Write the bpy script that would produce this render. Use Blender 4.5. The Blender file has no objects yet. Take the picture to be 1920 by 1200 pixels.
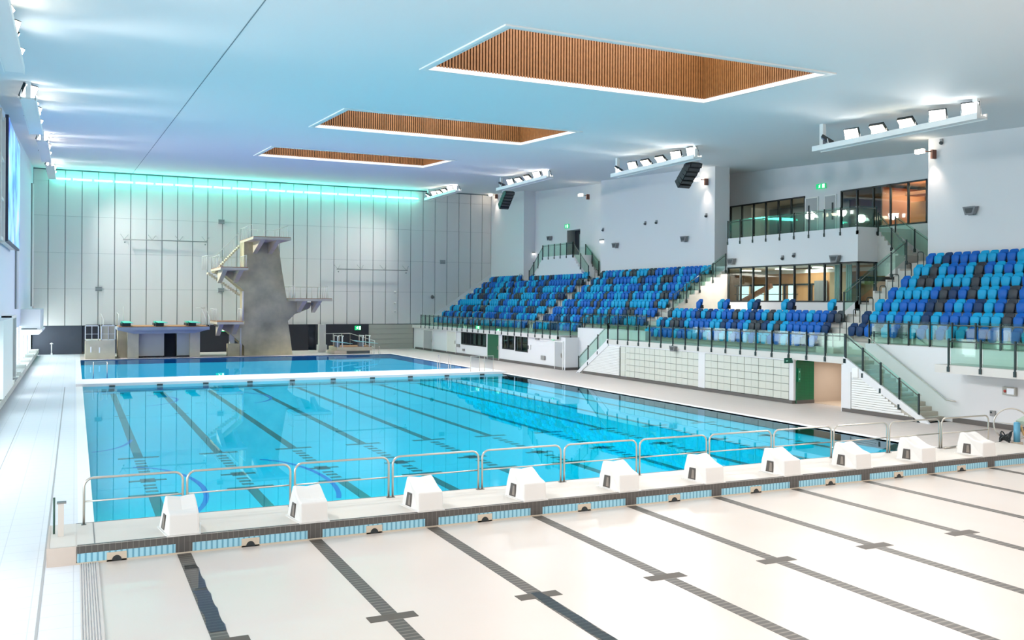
import bpy, math, random
from mathutils import Vector, Matrix
random.seed(7)
SC = bpy.context.scene
COL = SC.collection

# ---------------------------------------------------------------- camera, world, exposure
TH, ROLL, F_PX, CAM_H, Y0 = 0.44267, 0.00572, 1728.3, 4.8155, 565.5
cam_d = bpy.data.cameras.new('camera'); cam = bpy.data.objects.new('camera', cam_d); COL.objects.link(cam)
cam_d.sensor_width = 36.0; cam_d.lens = F_PX / 1920 * 36.0; cam_d.clip_end = 400; cam_d.clip_start = 0.1
cam_d.shift_y = (Y0 - 600) / 1920
fwd = Vector((math.sin(TH), math.cos(TH), 0)); rgt = Vector((math.cos(TH), -math.sin(TH), 0)); up = Vector((0, 0, 1))
r2 = rgt * math.cos(ROLL) + up * math.sin(ROLL); u2 = up * math.cos(ROLL) - rgt * math.sin(ROLL)
cam.matrix_world = Matrix(((r2.x, u2.x, -fwd.x, 0), (r2.y, u2.y, -fwd.y, 0), (r2.z, u2.z, -fwd.z, CAM_H), (0, 0, 0, 1)))
SC.camera = cam
SC.view_settings.view_transform = 'Standard'; SC.view_settings.look = 'None'
SC.view_settings.gamma = 1.0; SC.view_settings.use_curve_mapping = False
SC.view_settings.exposure = 0.66
SC.cycles.use_denoising = True
SC.cycles.use_adaptive_sampling = True; SC.cycles.adaptive_threshold = 0.06
SC.cycles.max_bounces = 10; SC.cycles.diffuse_bounces = 5; SC.cycles.glossy_bounces = 4
SC.cycles.transparent_max_bounces = 24; SC.cycles.transmission_bounces = 4
SC.cycles.sample_clamp_indirect = 6.0; SC.cycles.caustics_reflective = False; SC.cycles.caustics_refractive = False
W = bpy.data.worlds.new('world'); SC.world = W; W.use_nodes = True
W.node_tree.nodes['Background'].inputs[0].default_value = (1.0, 0.97, 0.95, 1)
W.node_tree.nodes['Background'].inputs[1].default_value = 0.8

def area_light(name, loc, aim, sx, sy, power, col=(1, 1, 1), spread=180):
    d = bpy.data.lights.new(name, 'AREA'); d.shape = 'RECTANGLE'; d.size = sx; d.size_y = sy
    d.energy = power; d.color = col; d.spread = math.radians(spread)
    o = bpy.data.objects.new(name, d); COL.objects.link(o); o.location = loc
    o.rotation_euler = (Vector(aim) - Vector(loc)).to_track_quat('-Z', 'Y').to_euler()
    return o

def spot_light(name, loc, aim, power, col=(1, 1, 1), angle=120, radius=0.25, blend=0.6):
    d = bpy.data.lights.new(name, 'SPOT'); d.energy = power; d.color = col
    d.spot_size = math.radians(angle); d.spot_blend = blend; d.shadow_soft_size = radius
    o = bpy.data.objects.new(name, d); COL.objects.link(o); o.location = loc
    o.rotation_euler = (Vector(aim) - Vector(loc)).to_track_quat('-Z', 'Y').to_euler()
    return o

def ceil_z(y): return 16.11 + 0.05 * (y - 89.2)

FLOOD_P = 3000.0
GANTRY = [(-12.0, -3.0, 10.2), (6.4, 15.4, 11.3), (24.7, 33.6, 12.25), (42.9, 51.9, 13.2), (61.0, 70.1, 14.25), (79.2, 87.6, 15.15)]
GF = (0.45, 0.65, 0.85, 1.15, 1.5, 1.5)
for gi, (ya, yb, gz) in enumerate(GANTRY):          # the flood lamps of each gantry
    for t in (0.2, 0.8):
        y = ya + (yb - ya) * t
        spot_light('flood_beam', (31.6, y, gz + 0.35), (16, y - 5, 0), FLOOD_P * GF[gi], (1.0, 0.958, 0.912), 108, 0.5, 1.0)
        spot_light('flood_beam', (-1.2, y, gz + 0.35), (16, y - 5, 0), FLOOD_P * GF[gi], (1.0, 0.958, 0.912), 108, 0.5, 1.0)
for (ya, yb) in ((24.45, 31.45), (42.2, 49.0), (59.7, 66.0), (6.8, 13.6), (-10.8, -4.0)):   # daylight down the roof lights
    area_light('roof_daylight', (17.6, (ya + yb) / 2, ceil_z(ya) + 3.2), (17.6, (ya + yb) / 2, 0), 12.0, 6.4, 700, (1.0, 0.97, 0.94))
for y in (30, 50, 70, 84, 14, 0):                   # daylight through the low windows of the left wall
    area_light('window_daylight', (-3.22, y, 1.7), (10, y, 0.4), 10.0, 2.0, 105, (0.97, 0.98, 1.0))

area_light('aqua_tube_glow', (15, 88.7, 15.2), (15, 70, 17.5), 32, 0.3, 480, (0.12, 1.0, 0.86))

# ---------------------------------------------------------------- materials
def lin(c):
    return tuple(((v / 255) / 12.92 if v <= 10.3 else (((v / 255) + 0.055) / 1.055) ** 2.4) for v in c)
MATS = {}
def mat(name, rgb, rough=0.6, metal=0.0, spec=0.5, emit=0.0, emit_rgb=None, noise=0.0, nscale=2.0, bump=0.0, col2=None):
    if name in MATS: return MATS[name]
    m = bpy.data.materials.new(name); m.use_nodes = True
    nt = m.node_tree; b = nt.nodes['Principled BSDF']
    c = (*lin(rgb), 1)
    b.inputs['Base Color'].default_value = c
    b.inputs['Roughness'].default_value = rough; b.inputs['Metallic'].default_value = metal
    b.inputs['Specular IOR Level'].default_value = spec
    if emit:
        b.inputs['Emission Color'].default_value = (*lin(emit_rgb or rgb), 1); b.inputs['Emission Strength'].default_value = emit
    if noise or bump:
        tc = nt.nodes.new('ShaderNodeTexCoord'); n = nt.nodes.new('ShaderNodeTexNoise')
        n.inputs['Scale'].default_value = nscale; n.inputs['Detail'].default_value = 6
        nt.links.new(tc.outputs['Object'], n.inputs['Vector'])
        if noise:
            r = nt.nodes.new('ShaderNodeValToRGB')
            c2 = lin(col2) if col2 else tuple(v * (1 - noise) for v in c[:3])
            r.color_ramp.elements[0].position = 0.32; r.color_ramp.elements[1].position = 0.68
            r.color_ramp.elements[0].color = (*c2, 1); r.color_ramp.elements[1].color = c
            nt.links.new(n.outputs['Fac'], r.inputs['Fac']); nt.links.new(r.outputs['Color'], b.inputs['Base Color'])
        if bump:
            bp = nt.nodes.new('ShaderNodeBump'); bp.inputs['Strength'].default_value = bump
            nt.links.new(n.outputs['Fac'], bp.inputs['Height']); nt.links.new(bp.outputs['Normal'], b.inputs['Normal'])
    MATS[name] = m
    return m

def schlick(nt, f0=0.04, top=1.0):
    lw = nt.nodes.new('ShaderNodeLayerWeight'); lw.inputs['Blend'].default_value = 0.5
    p = nt.nodes.new('ShaderNodeMath'); p.operation = 'POWER'; p.inputs[1].default_value = 5.0
    m = nt.nodes.new('ShaderNodeMath'); m.operation = 'MULTIPLY_ADD'; m.inputs[1].default_value = top - f0; m.inputs[2].default_value = f0
    nt.links.new(lw.outputs['Facing'], p.inputs[0]); nt.links.new(p.outputs[0], m.inputs[0])
    return m
def glass_mat(name, tint, gloss=0.12, ior=1.45):
    m = bpy.data.materials.new(name); m.use_nodes = True; nt = m.node_tree
    for n in list(nt.nodes): nt.nodes.remove(n)
    out = nt.nodes.new('ShaderNodeOutputMaterial'); mx = nt.nodes.new('ShaderNodeMixShader')
    tr = nt.nodes.new('ShaderNodeBsdfTransparent'); tr.inputs[0].default_value = (*tint, 1)
    gl = nt.nodes.new('ShaderNodeBsdfGlossy'); gl.inputs['Roughness'].default_value = gloss
    fr = schlick(nt, 0.05, 0.8)
    nt.links.new(fr.outputs[0], mx.inputs[0]); nt.links.new(tr.outputs[0], mx.inputs[1]); nt.links.new(gl.outputs[0], mx.inputs[2])
    nt.links.new(mx.outputs[0], out.inputs[0]); MATS[name] = m
    return m

def water_mat(name, tint, scale=1.0):
    m = bpy.data.materials.new(name); m.use_nodes = True; nt = m.node_tree
    for n in list(nt.nodes): nt.nodes.remove(n)
    out = nt.nodes.new('ShaderNodeOutputMaterial'); mx = nt.nodes.new('ShaderNodeMixShader')
    tr = nt.nodes.new('ShaderNodeBsdfTransparent'); tr.inputs[0].default_value = (*tint, 1)
    gl = nt.nodes.new('ShaderNodeBsdfGlossy'); gl.inputs['Roughness'].default_value = 0.015
    gl.inputs['Color'].default_value = (0.62, 0.86, 1.0, 1)
    fr = schlick(nt, 0.02, 0.8)
    tc = nt.nodes.new('ShaderNodeTexCoord'); ns = nt.nodes.new('ShaderNodeTexNoise'); bp = nt.nodes.new('ShaderNodeBump')
    ns.inputs['Scale'].default_value = 0.35 * scale; ns.inputs['Detail'].default_value = 2
    bp.inputs['Strength'].default_value = 0.004; bp.inputs['Distance'].default_value = 0.3
    nt.links.new(tc.outputs['Object'], ns.inputs['Vector']); nt.links.new(ns.outputs['Fac'], bp.inputs['Height'])
    nt.links.new(bp.outputs['Normal'], gl.inputs['Normal'])
    nt.links.new(fr.outputs[0], mx.inputs[0]); nt.links.new(tr.outputs[0], mx.inputs[1]); nt.links.new(gl.outputs[0], mx.inputs[2])
    nt.links.new(mx.outputs[0], out.inputs[0]); MATS[name] = m
    return m

def grid_mat(name, base, line, sx, sy, axes='XY', lw=0.02, rough=0.5):
    """Tiles: thin joint lines every sx, sy metres along two object axes."""
    m = bpy.data.materials.new(name); m.use_nodes = True; nt = m.node_tree; b = nt.nodes['Principled BSDF']
    tc = nt.nodes.new('ShaderNodeTexCoord'); sp = nt.nodes.new('ShaderNodeSeparateXYZ'); nt.links.new(tc.outputs['Object'], sp.inputs[0])
    fac = None
    for ax, s in zip(axes, (sx, sy)):
        md = nt.nodes.new('ShaderNodeMath'); md.operation = 'PINGPONG'; md.inputs[1].default_value = s / 2
        nt.links.new(sp.outputs[ax], md.inputs[0])
        lt = nt.nodes.new('ShaderNodeMath'); lt.operation = 'LESS_THAN'; lt.inputs[1].default_value = lw / 2
        nt.links.new(md.outputs[0], lt.inputs[0])
        if fac is None: fac = lt
        else:
            mx = nt.nodes.new('ShaderNodeMath'); mx.operation = 'MAXIMUM'
            nt.links.new(fac.outputs[0], mx.inputs[0]); nt.links.new(lt.outputs[0], mx.inputs[1]); fac = mx
    mc = nt.nodes.new('ShaderNodeMix'); mc.data_type = 'RGBA'
    mc.inputs[6].default_value = (*lin(base), 1); mc.inputs[7].default_value = (*lin(line), 1)
    nt.links.new(fac.outputs[0], mc.inputs[0]); nt.links.new(mc.outputs[2], b.inputs['Base Color'])
    b.inputs['Roughness'].default_value = rough; MATS[name] = m
    return m

WALL = mat('wall_paint', (226, 226, 228), 0.7, spec=0.3)
CEIL = mat('ceiling_paint', (228, 231, 232), 0.8, spec=0.2)
PANEL = mat('wall_panel_grey', (222, 220, 217), 0.6, spec=0.3)
SEAM = mat('seam_dark', (120, 128, 130), 0.8)
DARKWALL = mat('dark_recess_paint', (72, 78, 90), 0.8)
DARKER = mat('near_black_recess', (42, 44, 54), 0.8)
DECK = grid_mat('deck_tile', (200, 189, 183), (184, 175, 170), 0.6, 0.6, 'XY', 0.015, 0.55)
DECKL = grid_mat('daylit_deck_tile', (226, 226, 230), (208, 208, 213), 0.6, 0.6, 'XY', 0.015, 0.5)  # left deck: window daylight is put into this whiter copy of the tile
DRY = mat('dry_pool_floor', (212, 199, 189), 0.3, spec=0.5, noise=0.03, nscale=0.35, col2=(216, 205, 197))
WHITE = mat('white_plastic', (226, 222, 218), 0.45, bump=0.02, nscale=30)
WHITEM = mat('white_metal', (238, 238, 236), 0.45)
CHARC = grid_mat('charcoal_tile', (84, 80, 77), (112, 108, 104), 0.1, 50.0, 'XZ', 0.012, 0.4)
LANE = grid_mat('lane_tile', (78, 72, 66), (120, 112, 103), 0.13, 1, 'Y', 0.035, 0.5)
BLUEWET = mat('lane_line_paint', (98, 84, 78), 0.5)
SKIRT = mat('skirting_charcoal', (98, 93, 90), 0.6)
CONC = mat('concrete', (214, 202, 164), 0.85, noise=0.3, nscale=0.55, bump=0.1, col2=(160, 152, 126))
CONC2 = mat('smooth_concrete', (212, 202, 178), 0.8, noise=0.12, nscale=1.5)
TREAD = mat('terrace_concrete', (208, 205, 198), 0.8, noise=0.08, nscale=2)
TIMBER = mat('timber_slat', (148, 98, 54), 0.5, noise=0.25, nscale=6)
DECKT = mat('timber_platform', (178, 128, 84), 0.6, noise=0.2, nscale=8)
STEEL = mat('brushed_steel', (205, 198, 188), 0.28, metal=0.9)
STEELD = mat('brushed_dark_steel', (140, 138, 134), 0.35, metal=0.9)
BLACKM = mat('black_metal', (38, 44, 46), 0.45)
GREENB = mat('dark_green_metal', (34, 50, 50), 0.45)
GLASS = glass_mat('green_glass', (0.80, 0.94, 0.88), 0.02, 1.45)
PANE = glass_mat('window_pane', (0.75, 0.86, 0.84), 0.02, 1.5)
SEATC = {'C': mat('seat_cyan', (0, 160, 212), 0.45, spec=0.3), 'B': mat('seat_blue', (0, 96, 188), 0.45, spec=0.3),
         'N': mat('seat_navy', (22, 54, 98), 0.5, spec=0.3), 'K': mat('seat_charcoal', (44, 50, 60), 0.5)}
WORD = {'C': 'bright cyan', 'B': 'royal blue', 'N': 'navy', 'K': 'charcoal'}
GREEND = mat('green_tile', (20, 92, 62), 0.25)
LIGHTG = mat('sign_green', (0, 150, 90), 0.4, emit=0.9, emit_rgb=(0, 170, 100))
SIGNW = mat('sign_white', (240, 255, 248), 0.4, emit=1.2)
AQUA = mat('aqua_board', (70, 200, 170), 0.5)
AQUAL = mat('pale_aqua_board', (170, 225, 220), 0.5)
RIB = grid_mat('pale_blue_tile', (160, 208, 224), (104, 160, 184), 0.1, 50.0, 'XZ', 0.035, 0.3)
BEIGE = mat('beige_plate', (206, 190, 170), 0.5)
BEIGEW = mat('warm_beige_wall', (198, 182, 166), 0.7)
ORANGE = mat('warm_timber_wall', (214, 160, 110), 0.6)
LAMP = mat('lamp_lens', (255, 252, 250), 0.3, emit=9.0)
LAMPW = mat('warm_lamp_lens', (255, 240, 215), 0.3, emit=9.0, emit_rgb=(255, 238, 214))
LED = mat('aqua_led', (120, 255, 230), 0.3, emit=7.0, emit_rgb=(90, 255, 222))
DOORG = mat('grey_door', (176, 178, 180), 0.5)
ROOMG = mat('room_grey', (120, 122, 126), 0.7)
LOCKM = mat('locker_pale', (208, 210, 200), 0.55)
BLUEP = mat('pool_floor_blue', (122, 200, 218), 0.5, noise=0.06, nscale=0.4)
BLUED = mat('deep_pool_floor', (12, 90, 190), 0.6)
BMARK = mat('blue_floor_marking', (30, 90, 190), 0.5)
WATER = water_mat('pool_water', (0.0, 0.88, 0.98))
WATERD = water_mat('deep_water', (0.02, 0.55, 0.97), 0.7)

# ---------------------------------------------------------------- mesh helpers
class MB:
    def __init__(s): s.v = []; s.f = []; s.m = []; s.sm = []
    def add(s, vs, fs, m=0, smooth=False):
        n = len(s.v); s.v += [tuple(v) for v in vs]
        for f in fs: s.f.append([i + n for i in f]); s.m.append(m); s.sm.append(smooth)
        return s
    def box(s, x0, x1, y0, y1, z0, z1, m=0):
        if x0 > x1: x0, x1 = x1, x0
        if y0 > y1: y0, y1 = y1, y0
        if z0 > z1: z0, z1 = z1, z0
        v = [(x0, y0, z0), (x1, y0, z0), (x1, y1, z0), (x0, y1, z0), (x0, y0, z1), (x1, y0, z1), (x1, y1, z1), (x0, y1, z1)]
        return s.add(v, [(0, 3, 2, 1), (4, 5, 6, 7), (0, 1, 5, 4), (1, 2, 6, 5), (2, 3, 7, 6), (3, 0, 4, 7)], m)
    def quad(s, a, b, c, d, m=0): return s.add([a, b, c, d], [(0, 1, 2, 3)], m)
    def prism(s, pts, axis, a, b, m=0, smooth=False):
        """pts: 2D outline (counter-clockwise); axis X: (y,z), axis Y: (x,z), axis Z: (x,y)"""
        def P(p, t):
            return (t, p[0], p[1]) if axis == 'X' else (p[0], t, p[1]) if axis == 'Y' else (p[0], p[1], t)
        n = len(pts)
        v = [P(p, a) for p in pts] + [P(p, b) for p in pts]
        fs = [tuple(range(n)), tuple(range(2 * n - 1, n - 1, -1))]
        fs += [(i, (i + 1) % n, n + (i + 1) % n, n + i) for i in range(n)]
        return s.add(v, fs, m, smooth)
    def tube(s, pts, r, seg=8, m=0, closed=False):
        P = [Vector(p) for p in pts]; n = len(P); rings = []
        prev = None
        for i in range(n):
            if closed: d = (P[(i + 1) % n] - P[i - 1]).normalized()
            elif i == 0: d = (P[1] - P[0]).normalized()
            elif i == n - 1: d = (P[-1] - P[-2]).normalized()
            else: d = ((P[i + 1] - P[i]).normalized() + (P[i] - P[i - 1]).normalized()).normalized()
            if prev is None:
                a = Vector((0, 0, 1)) if abs(d.z) < 0.9 else Vector((1, 0, 0))
                u = d.cross(a).normalized()
            else:
                u = (prev - d * prev.dot(d)).normalized()
            w = d.cross(u); prev = u
            rings.append([P[i] + (u * math.cos(t) + w * math.sin(t)) * r for t in [2 * math.pi * k / seg for k in range(seg)]])
        v = [q for R in rings for q in R]; fs = []
        for i in range(n if closed else n - 1):
            j = (i + 1) % n
            for k in range(seg):
                fs.append((i * seg + k, i * seg + (k + 1) % seg, j * seg + (k + 1) % seg, j * seg + k))
        if not closed: fs += [tuple(range(seg - 1, -1, -1)), tuple((n - 1) * seg + k for k in range(seg))]
        return s.add(v, fs, m, True)
    def obox(s, c, ax, ay, az, m=0):
        """oriented box: centre and three half-axis vectors"""
        c, ax, ay, az = Vector(c), Vector(ax), Vector(ay), Vector(az)
        v = [c + ax * i + ay * j + az * k for k in (-1, 1) for j in (-1, 1) for i in (-1, 1)]
        return s.add(v, [(0, 2, 3, 1), (4, 5, 7, 6), (0, 1, 5, 4), (2, 6, 7, 3), (0, 4, 6, 2), (1, 3, 7, 5)], m)
    def dome(s, c, r, h, axis=(0, 0, 1), seg=12, m=0):
        c = Vector(c); q = Vector((0, 0, 1)).rotation_difference(Vector(axis).normalized())
        v = []; fs = []
        for i in range(4):
            a = i / 4 * math.pi / 2
            for k in range(seg):
                t = 2 * math.pi * k / seg
                v.append(c + q @ Vector((r * math.cos(a) * math.cos(t), r * math.cos(a) * math.sin(t), h * math.sin(a))))
        v.append(c + q @ Vector((0, 0, h)))
        for i in range(3):
            for k in range(seg): fs.append((i * seg + k, i * seg + (k + 1) % seg, (i + 1) * seg + (k + 1) % seg, (i + 1) * seg + k))
        for k in range(seg): fs.append((3 * seg + k, 3 * seg + (k + 1) % seg, 4 * seg))
        fs.append(tuple(range(seg - 1, -1, -1)))
        return s.add(v, fs, m, True)
    def mesh(s, name, mats, off=(0, 0, 0)):
        me = bpy.data.meshes.new(name); ox, oy, oz = off
        me.from_pydata([(a - ox, b - oy, c - oz) for a, b, c in s.v], [], s.f)
        for mt in (mats if isinstance(mats, (list, tuple)) else [mats]): me.materials.append(mt)
        for p, i, q in zip(me.polygons, s.m, s.sm): p.material_index = i; p.use_smooth = q
        me.update(); return me

def wloc(o):
    v = Vector((0, 0, 0))
    while o: v += o.location; o = o.parent
    return v
def props(o, label=None, cat=None, group=None, kind=None):
    if label: o['label'] = label
    if cat: o['category'] = cat
    if group: o['group'] = group
    if kind: o['kind'] = kind
    return o
def obj(mb, name, mats, parent=None, loc=None, bevel=0):
    if parent is not None:
        me = mb.mesh(name, mats, wloc(parent)); o = bpy.data.objects.new(name, me); o.parent = parent
    else:
        loc = loc or (0, 0, 0); me = mb.mesh(name, mats, loc); o = bpy.data.objects.new(name, me); o.location = loc
    COL.objects.link(o)
    if bevel:
        b = o.modifiers.new('bevel', 'BEVEL'); b.width = bevel; b.segments = 2; b.limit_method = 'ANGLE'
    return o
def thing(name, label, cat, loc, group=None):
    o = bpy.data.objects.new(name, None); COL.objects.link(o); o.location = loc; o.empty_display_size = 0.2
    return props(o, label, cat, group)
def solo(mb, name, mats, label, cat, loc=None, group=None, kind=None, bevel=0):
    return props(obj(mb, name, mats, None, loc, bevel), label, cat, group, kind)
def struct(mb, name, mats, loc=None, label=None):
    return props(obj(mb, name, mats, None, loc), label, None, None, 'structure')
def dup(o, loc, label=None, group=None):
    r = o.copy(); COL.objects.link(r); r.location = loc
    if label: r['label'] = label
    if group: r['group'] = group
    for ch in list(o.children):
        c = ch.copy(); COL.objects.link(c); c.parent = r
        for g in list(ch.children):
            e = g.copy(); COL.objects.link(e); e.parent = c
    return r
ORD = ['first', 'second', 'third', 'fourth', 'fifth', 'sixth', 'seventh', 'eighth', 'ninth', 'tenth', 'eleventh', 'twelfth',
       'thirteenth', 'fourteenth', 'fifteenth', 'sixteenth', 'seventeenth', 'eighteenth', 'nineteenth', 'twentieth']
def nth(n):
    return ORD[n - 1] if n <= 20 else str(n) + {1: 'st', 2: 'nd', 3: 'rd'}.get(n % 10 if n // 10 != 1 else 0, 'th')

# ================================================================= ROOM
PX0, PX1 = 0.40, 25.9            # pool sides
YB0, YB1 = 18.47, 20.35          # near bulkhead
YC0, YC1 = 56.0, 59.6            # far bulkhead
YF = 80.25                       # far edge of the diving pool
b = MB()
def deck(x0, x1, y0, y1, m=0): b.box(x0, x1, y0, y1, -0.4, 0.0, m)
deck(-4.5, PX0, -14, 92, 1); deck(PX1, 46, -14, 92, 0); deck(PX0, PX1, YF, 92, 0); deck(PX0, PX1, -14, -8, 1)
struct(b, 'floor', [DECK, DECKL])
b = MB(); b.box(PX0, PX1, -8, YB1, -0.3, 0.0); struct(b, 'floor_dry_pool', DRY)
b = MB(); b.box(PX0 - .02, PX1 + .02, YB1 - .3, YC0 + .4, -0.5, -0.33)
b.box(PX0 - .02, PX0, YB1, YC0, -.4, -.03); b.box(PX1, PX1 + .02, YB1, YC0, -.4, -.03)
struct(b, 'floor_pool', BLUEP)
b = MB(); b.box(PX0, PX1, YC1 - .4, YF, -1.6, -1.5); struct(b, 'floor_diving_pool', BLUED)
# white edge strips along the pools
b = MB()
for (x0, x1, y0, y1) in ((PX0 - .32, PX0, YB1, YF + .35), (PX1, PX1 + .32, YB1 - 4, YF + .35), (PX0, PX1, YF, YF + .35)):
    b.box(x0, x1, y0, y1, -0.03, 0.012)
struct(b, 'trim_1', mat('pool_edge_white', (240, 236, 232), 0.5))
b = MB(); b.box(PX0 - .9, PX0 - .86, -8, 56, 0, 0.004); b.box(-1.9, -1.88, -8, 60, 0, .004)
struct(b, 'trim_2', mat('drain_slot', (170, 168, 168), 0.7))
b = MB()
for k in range(8): b.box(PX0 - .30 + k * .038, PX0 - .278 + k * .038, -8, YB0, 0.0, 0.016)
b.box(PX0 - .02, PX0 + .01, -8, YB0, 0, .02)
solo(b, 'gutter_grating', mat('grating_beige', (205, 196, 190), 0.5), 'ribbed overflow gutter grating along the left side of the dry pool', 'grating', (PX0 - .2, 5, 0))
# water
w = MB(); w.add([(PX0, YB1 - .2, -0.03), (PX1, YB1 - .2, -0.03), (PX1, YC0 + .2, -0.03), (PX0, YC0 + .2, -0.03)], [(0, 1, 2, 3)])
solo(w, 'pool_water', WATER, 'calm turquoise water of the lane pool between the two bulkheads', 'water', (13, 38, -.03), kind='stuff')
w = MB(); w.add([(PX0, YC1 - .2, -0.03), (PX1, YC1 - .2, -0.03), (PX1, YF, -0.03), (PX0, YF, -0.03)], [(0, 1, 2, 3)])
solo(w, 'diving_pool_water', WATERD, 'deep blue water of the diving pool under the concrete tower', 'water', (13, 70, -.03), kind='stuff')

# lane markings
LX = [1.894 + 2.5 * i for i in range(10)]
for i, x in enumerate(LX):
    b = MB(); b.box(x - .125, x + .125, -8, YB0, -.005, .004)
    for yc in (13.46, 8.46, 3.46): b.box(x - .38, x + .38, yc - .13, yc + .13, -.005, .005, 1)
    solo(b, 'lane_line', [LANE, mat('cross_mark', (84, 76, 68), .6)], '%s dark lane line from the left on the dry pool floor' % nth(i + 1), 'lane line', (x, 5, 0), 'dark lane lines on the dry pool floor')
    b = MB(); z0, z1 = -.34, -.325
    b.box(x - .14, x + .14, 32.3, 54.6, z0, z1); b.box(x - .55, x + .55, 54.45, 54.7, z0, z1)
    b.box(x - .14, x + .14, YB1, 26.0, z0, z1)
    b.box(x - .62, x + .62, 32.1, 32.35, z0, z1); b.box(x - .62, x + .62, 25.85, 26.1, z0, z1)
    for k in range(6): b.box(x - .16, x + .16, 31.45 - k * .5, 31.7 - k * .5, z0, z1)
    for k in range(3): b.box(x - .16, x + .16, 27.25 - k * .45, 27.48 - k * .45, z0, z1)
    b.box(x - .2, x + .2, 27.8, 28.4, z0, z1); b.box(x - .5, x + .5, 28.0, 28.2, z0, z1)
    b.box(x - .3, x + .3, 44, 44.12, z0, z1)
    solo(b, 'underwater_lane_line', BLUEWET, '%s lane line from the left under the turquoise water' % nth(i + 1), 'lane line', (x, 38, -.33), 'lane lines under the turquoise water')
# curved blue floor markings
def arc(cx, cy, rx, ry, a0, a1, w=.14, n=18):
    m = MB()
    for k in range(n):
        t0 = math.radians(a0 + (a1 - a0) * k / n); t1 = math.radians(a0 + (a1 - a0) * (k + 1) / n)
        p = []
        for t, d in ((t0, -w / 2), (t1, -w / 2), (t1, w / 2), (t0, w / 2)):
            p.append((cx + (rx + d) * math.cos(t), cy + (ry + d) * math.sin(t), -.324))
        m.quad(*p)
    return m
for nm, a in (('blue curved floor marking sweeping around between the first two lane lines near the handrails', (1.3, 26.3, 1.9, 4.2, -75, 80)),
              ('short blue curved floor marking beside the third lane line', (5.0, 26.3, 1.6, 4.2, -40, 75)),
              ('blue curved floor marking by the left wall of the lane pool', (0.4, 37, 1.5, 3, -85, -10)),
              ('thin blue curved floor marking near the far bulkhead, left side', (2.2, 50.5, 2.6, 3, -70, 60)),
              ('thin blue curved floor marking near the far bulkhead below the middle springboard', (7.2, 50, 2.2, 3.2, -65, 65))):
    solo(arc(*a), 'floor_marking', BMARK, nm, 'floor marking', (a[0], a[1], -.324))

# walls
b = MB()                                        # left wall: upper solid part, window band below
b.box(-3.6, -3.3, -14, 90, 3.0, 17); b.box(-3.6, -3.3, -14, 90, 0, .45)
for k in range(18):
    y = -10 + k * 6.0
    b.box(-3.6, -3.3, y, y + .9, .45, 3.0)
struct(b, 'wall_left', mat('left_wall_paint', (222, 227, 238), .7))
b = MB(); b.box(-3.5, -3.46, -14, 90, .45, 3.0); props(obj(b, 'window_1', mat('daylit_glass', (235, 250, 250), .2, emit=1.6, emit_rgb=(232, 250, 252))), None, None, None, 'structure')
b = MB(); b.box(-3.3, -2.75, 20, 88, .25, .55, 0); b.box(-3.3, -2.9, 20, 88, 0, .25, 1)
for k in range(11): b.box(-3.3, -2.72, 22 + k * 6, 22.9 + k * 6, .5, .75, 0)
struct(b, 'trim_3', [mat('ledge_concrete', (176, 178, 174), .7), mat('ledge_shadow_gap', (70, 72, 70), .8)])
b = MB(); b.box(-4.5, 46, 92.0, 92.3, -.4, 20); struct(b, 'wall_back', DARKER)
# far wall: panels on a dark backing
b = MB(); YW = 89.2
b.box(-3.3, 41.5, YW + .07, YW + .35, 2.5, 17.2, 1)
xs = [-3.3, -2.12]
while xs[-1] < 40.2: xs.append(xs[-1] + 1.3185)
xs = xs[:-1] + [39.8] if xs[-1] > 39.8 else xs + [39.8]
zs = [2.5, 5.72, 8.85, 12.05, 15.05, 16.9]
for i in range(len(xs) - 1):
    for j in range(len(zs) - 1):
        b.box(xs[i] + .03, xs[i + 1] - .03, YW, YW + .08, zs[j] + .007, zs[j + 1] - .007, 0)
struct(b, 'wall_far', [PANEL, SEAM])
b = MB(); b.prism([(33.0, 2.4), (39.8, 2.4), (39.8, 7.72), (33.5, 3.52)], 'Y', YW - .08, YW - .01); struct(b, 'wall_far_stand', WALL)
b = MB(); b.box(-3.3, 46, 89.5, 89.7, 0, 2.6, 0); b.box(-3.3, 2.0, 89.44, 89.5, .0, .18, 1)
struct(b, 'wall_far_lower', [DARKWALL, SKIRT])
b = MB(); b.box(-3.3, .55, 89.3, 89.45, 0, 2.5); struct(b, 'wall_far_recess', DARKWALL)
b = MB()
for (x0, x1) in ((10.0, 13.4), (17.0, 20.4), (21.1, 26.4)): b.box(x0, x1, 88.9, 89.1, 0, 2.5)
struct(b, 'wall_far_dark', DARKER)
# ceiling with openings for the roof lights
SKX0, SKX1 = 11.45, 23.75
SK = [(-10.9, -3.9), (6.7, 13.7), (24.45, 31.45), (42.2, 49.0), (59.75, 65.9)]
b = MB()
cuts = [-14] + [v for s in SK for v in s] + [92]
for i in range(len(cuts) - 1):
    ya, yb = cuts[i], cuts[i + 1]; hole = (ya, yb) in SK
    for (xa, xb, h) in ((-3.6, SKX0, 0), (SKX0, SKX1, hole), (SKX1, 46, 0)):
        if h: continue
        za, zb = ceil_z(ya), ceil_z(yb)
        b.quad((xa, ya, za), (xa, yb, zb), (xb, yb, zb), (xb, ya, za))
        b.quad((xa, ya, za + .1), (xb, ya, za + .1), (xb, yb, zb + .1), (xa, yb, zb + .1))
struct(b, 'ceiling', CEIL)
b = MB()
b.add([(4.58, -10, ceil_z(-10) - .006), (4.62, -10, ceil_z(-10) - .006), (4.62, 89, ceil_z(89) - .006), (4.58, 89, ceil_z(89) - .006)], [(0, 1, 2, 3)])
struct(b, 'trim_4', mat('ceiling_joint', (120, 135, 140), .8))
b = MB(); b.box(-3.3, 41, YW - .03, YW + .05, 16.0, 16.12); struct(b, 'trim_5', mat('shadow_joint', (96, 112, 116), .8))
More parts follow.
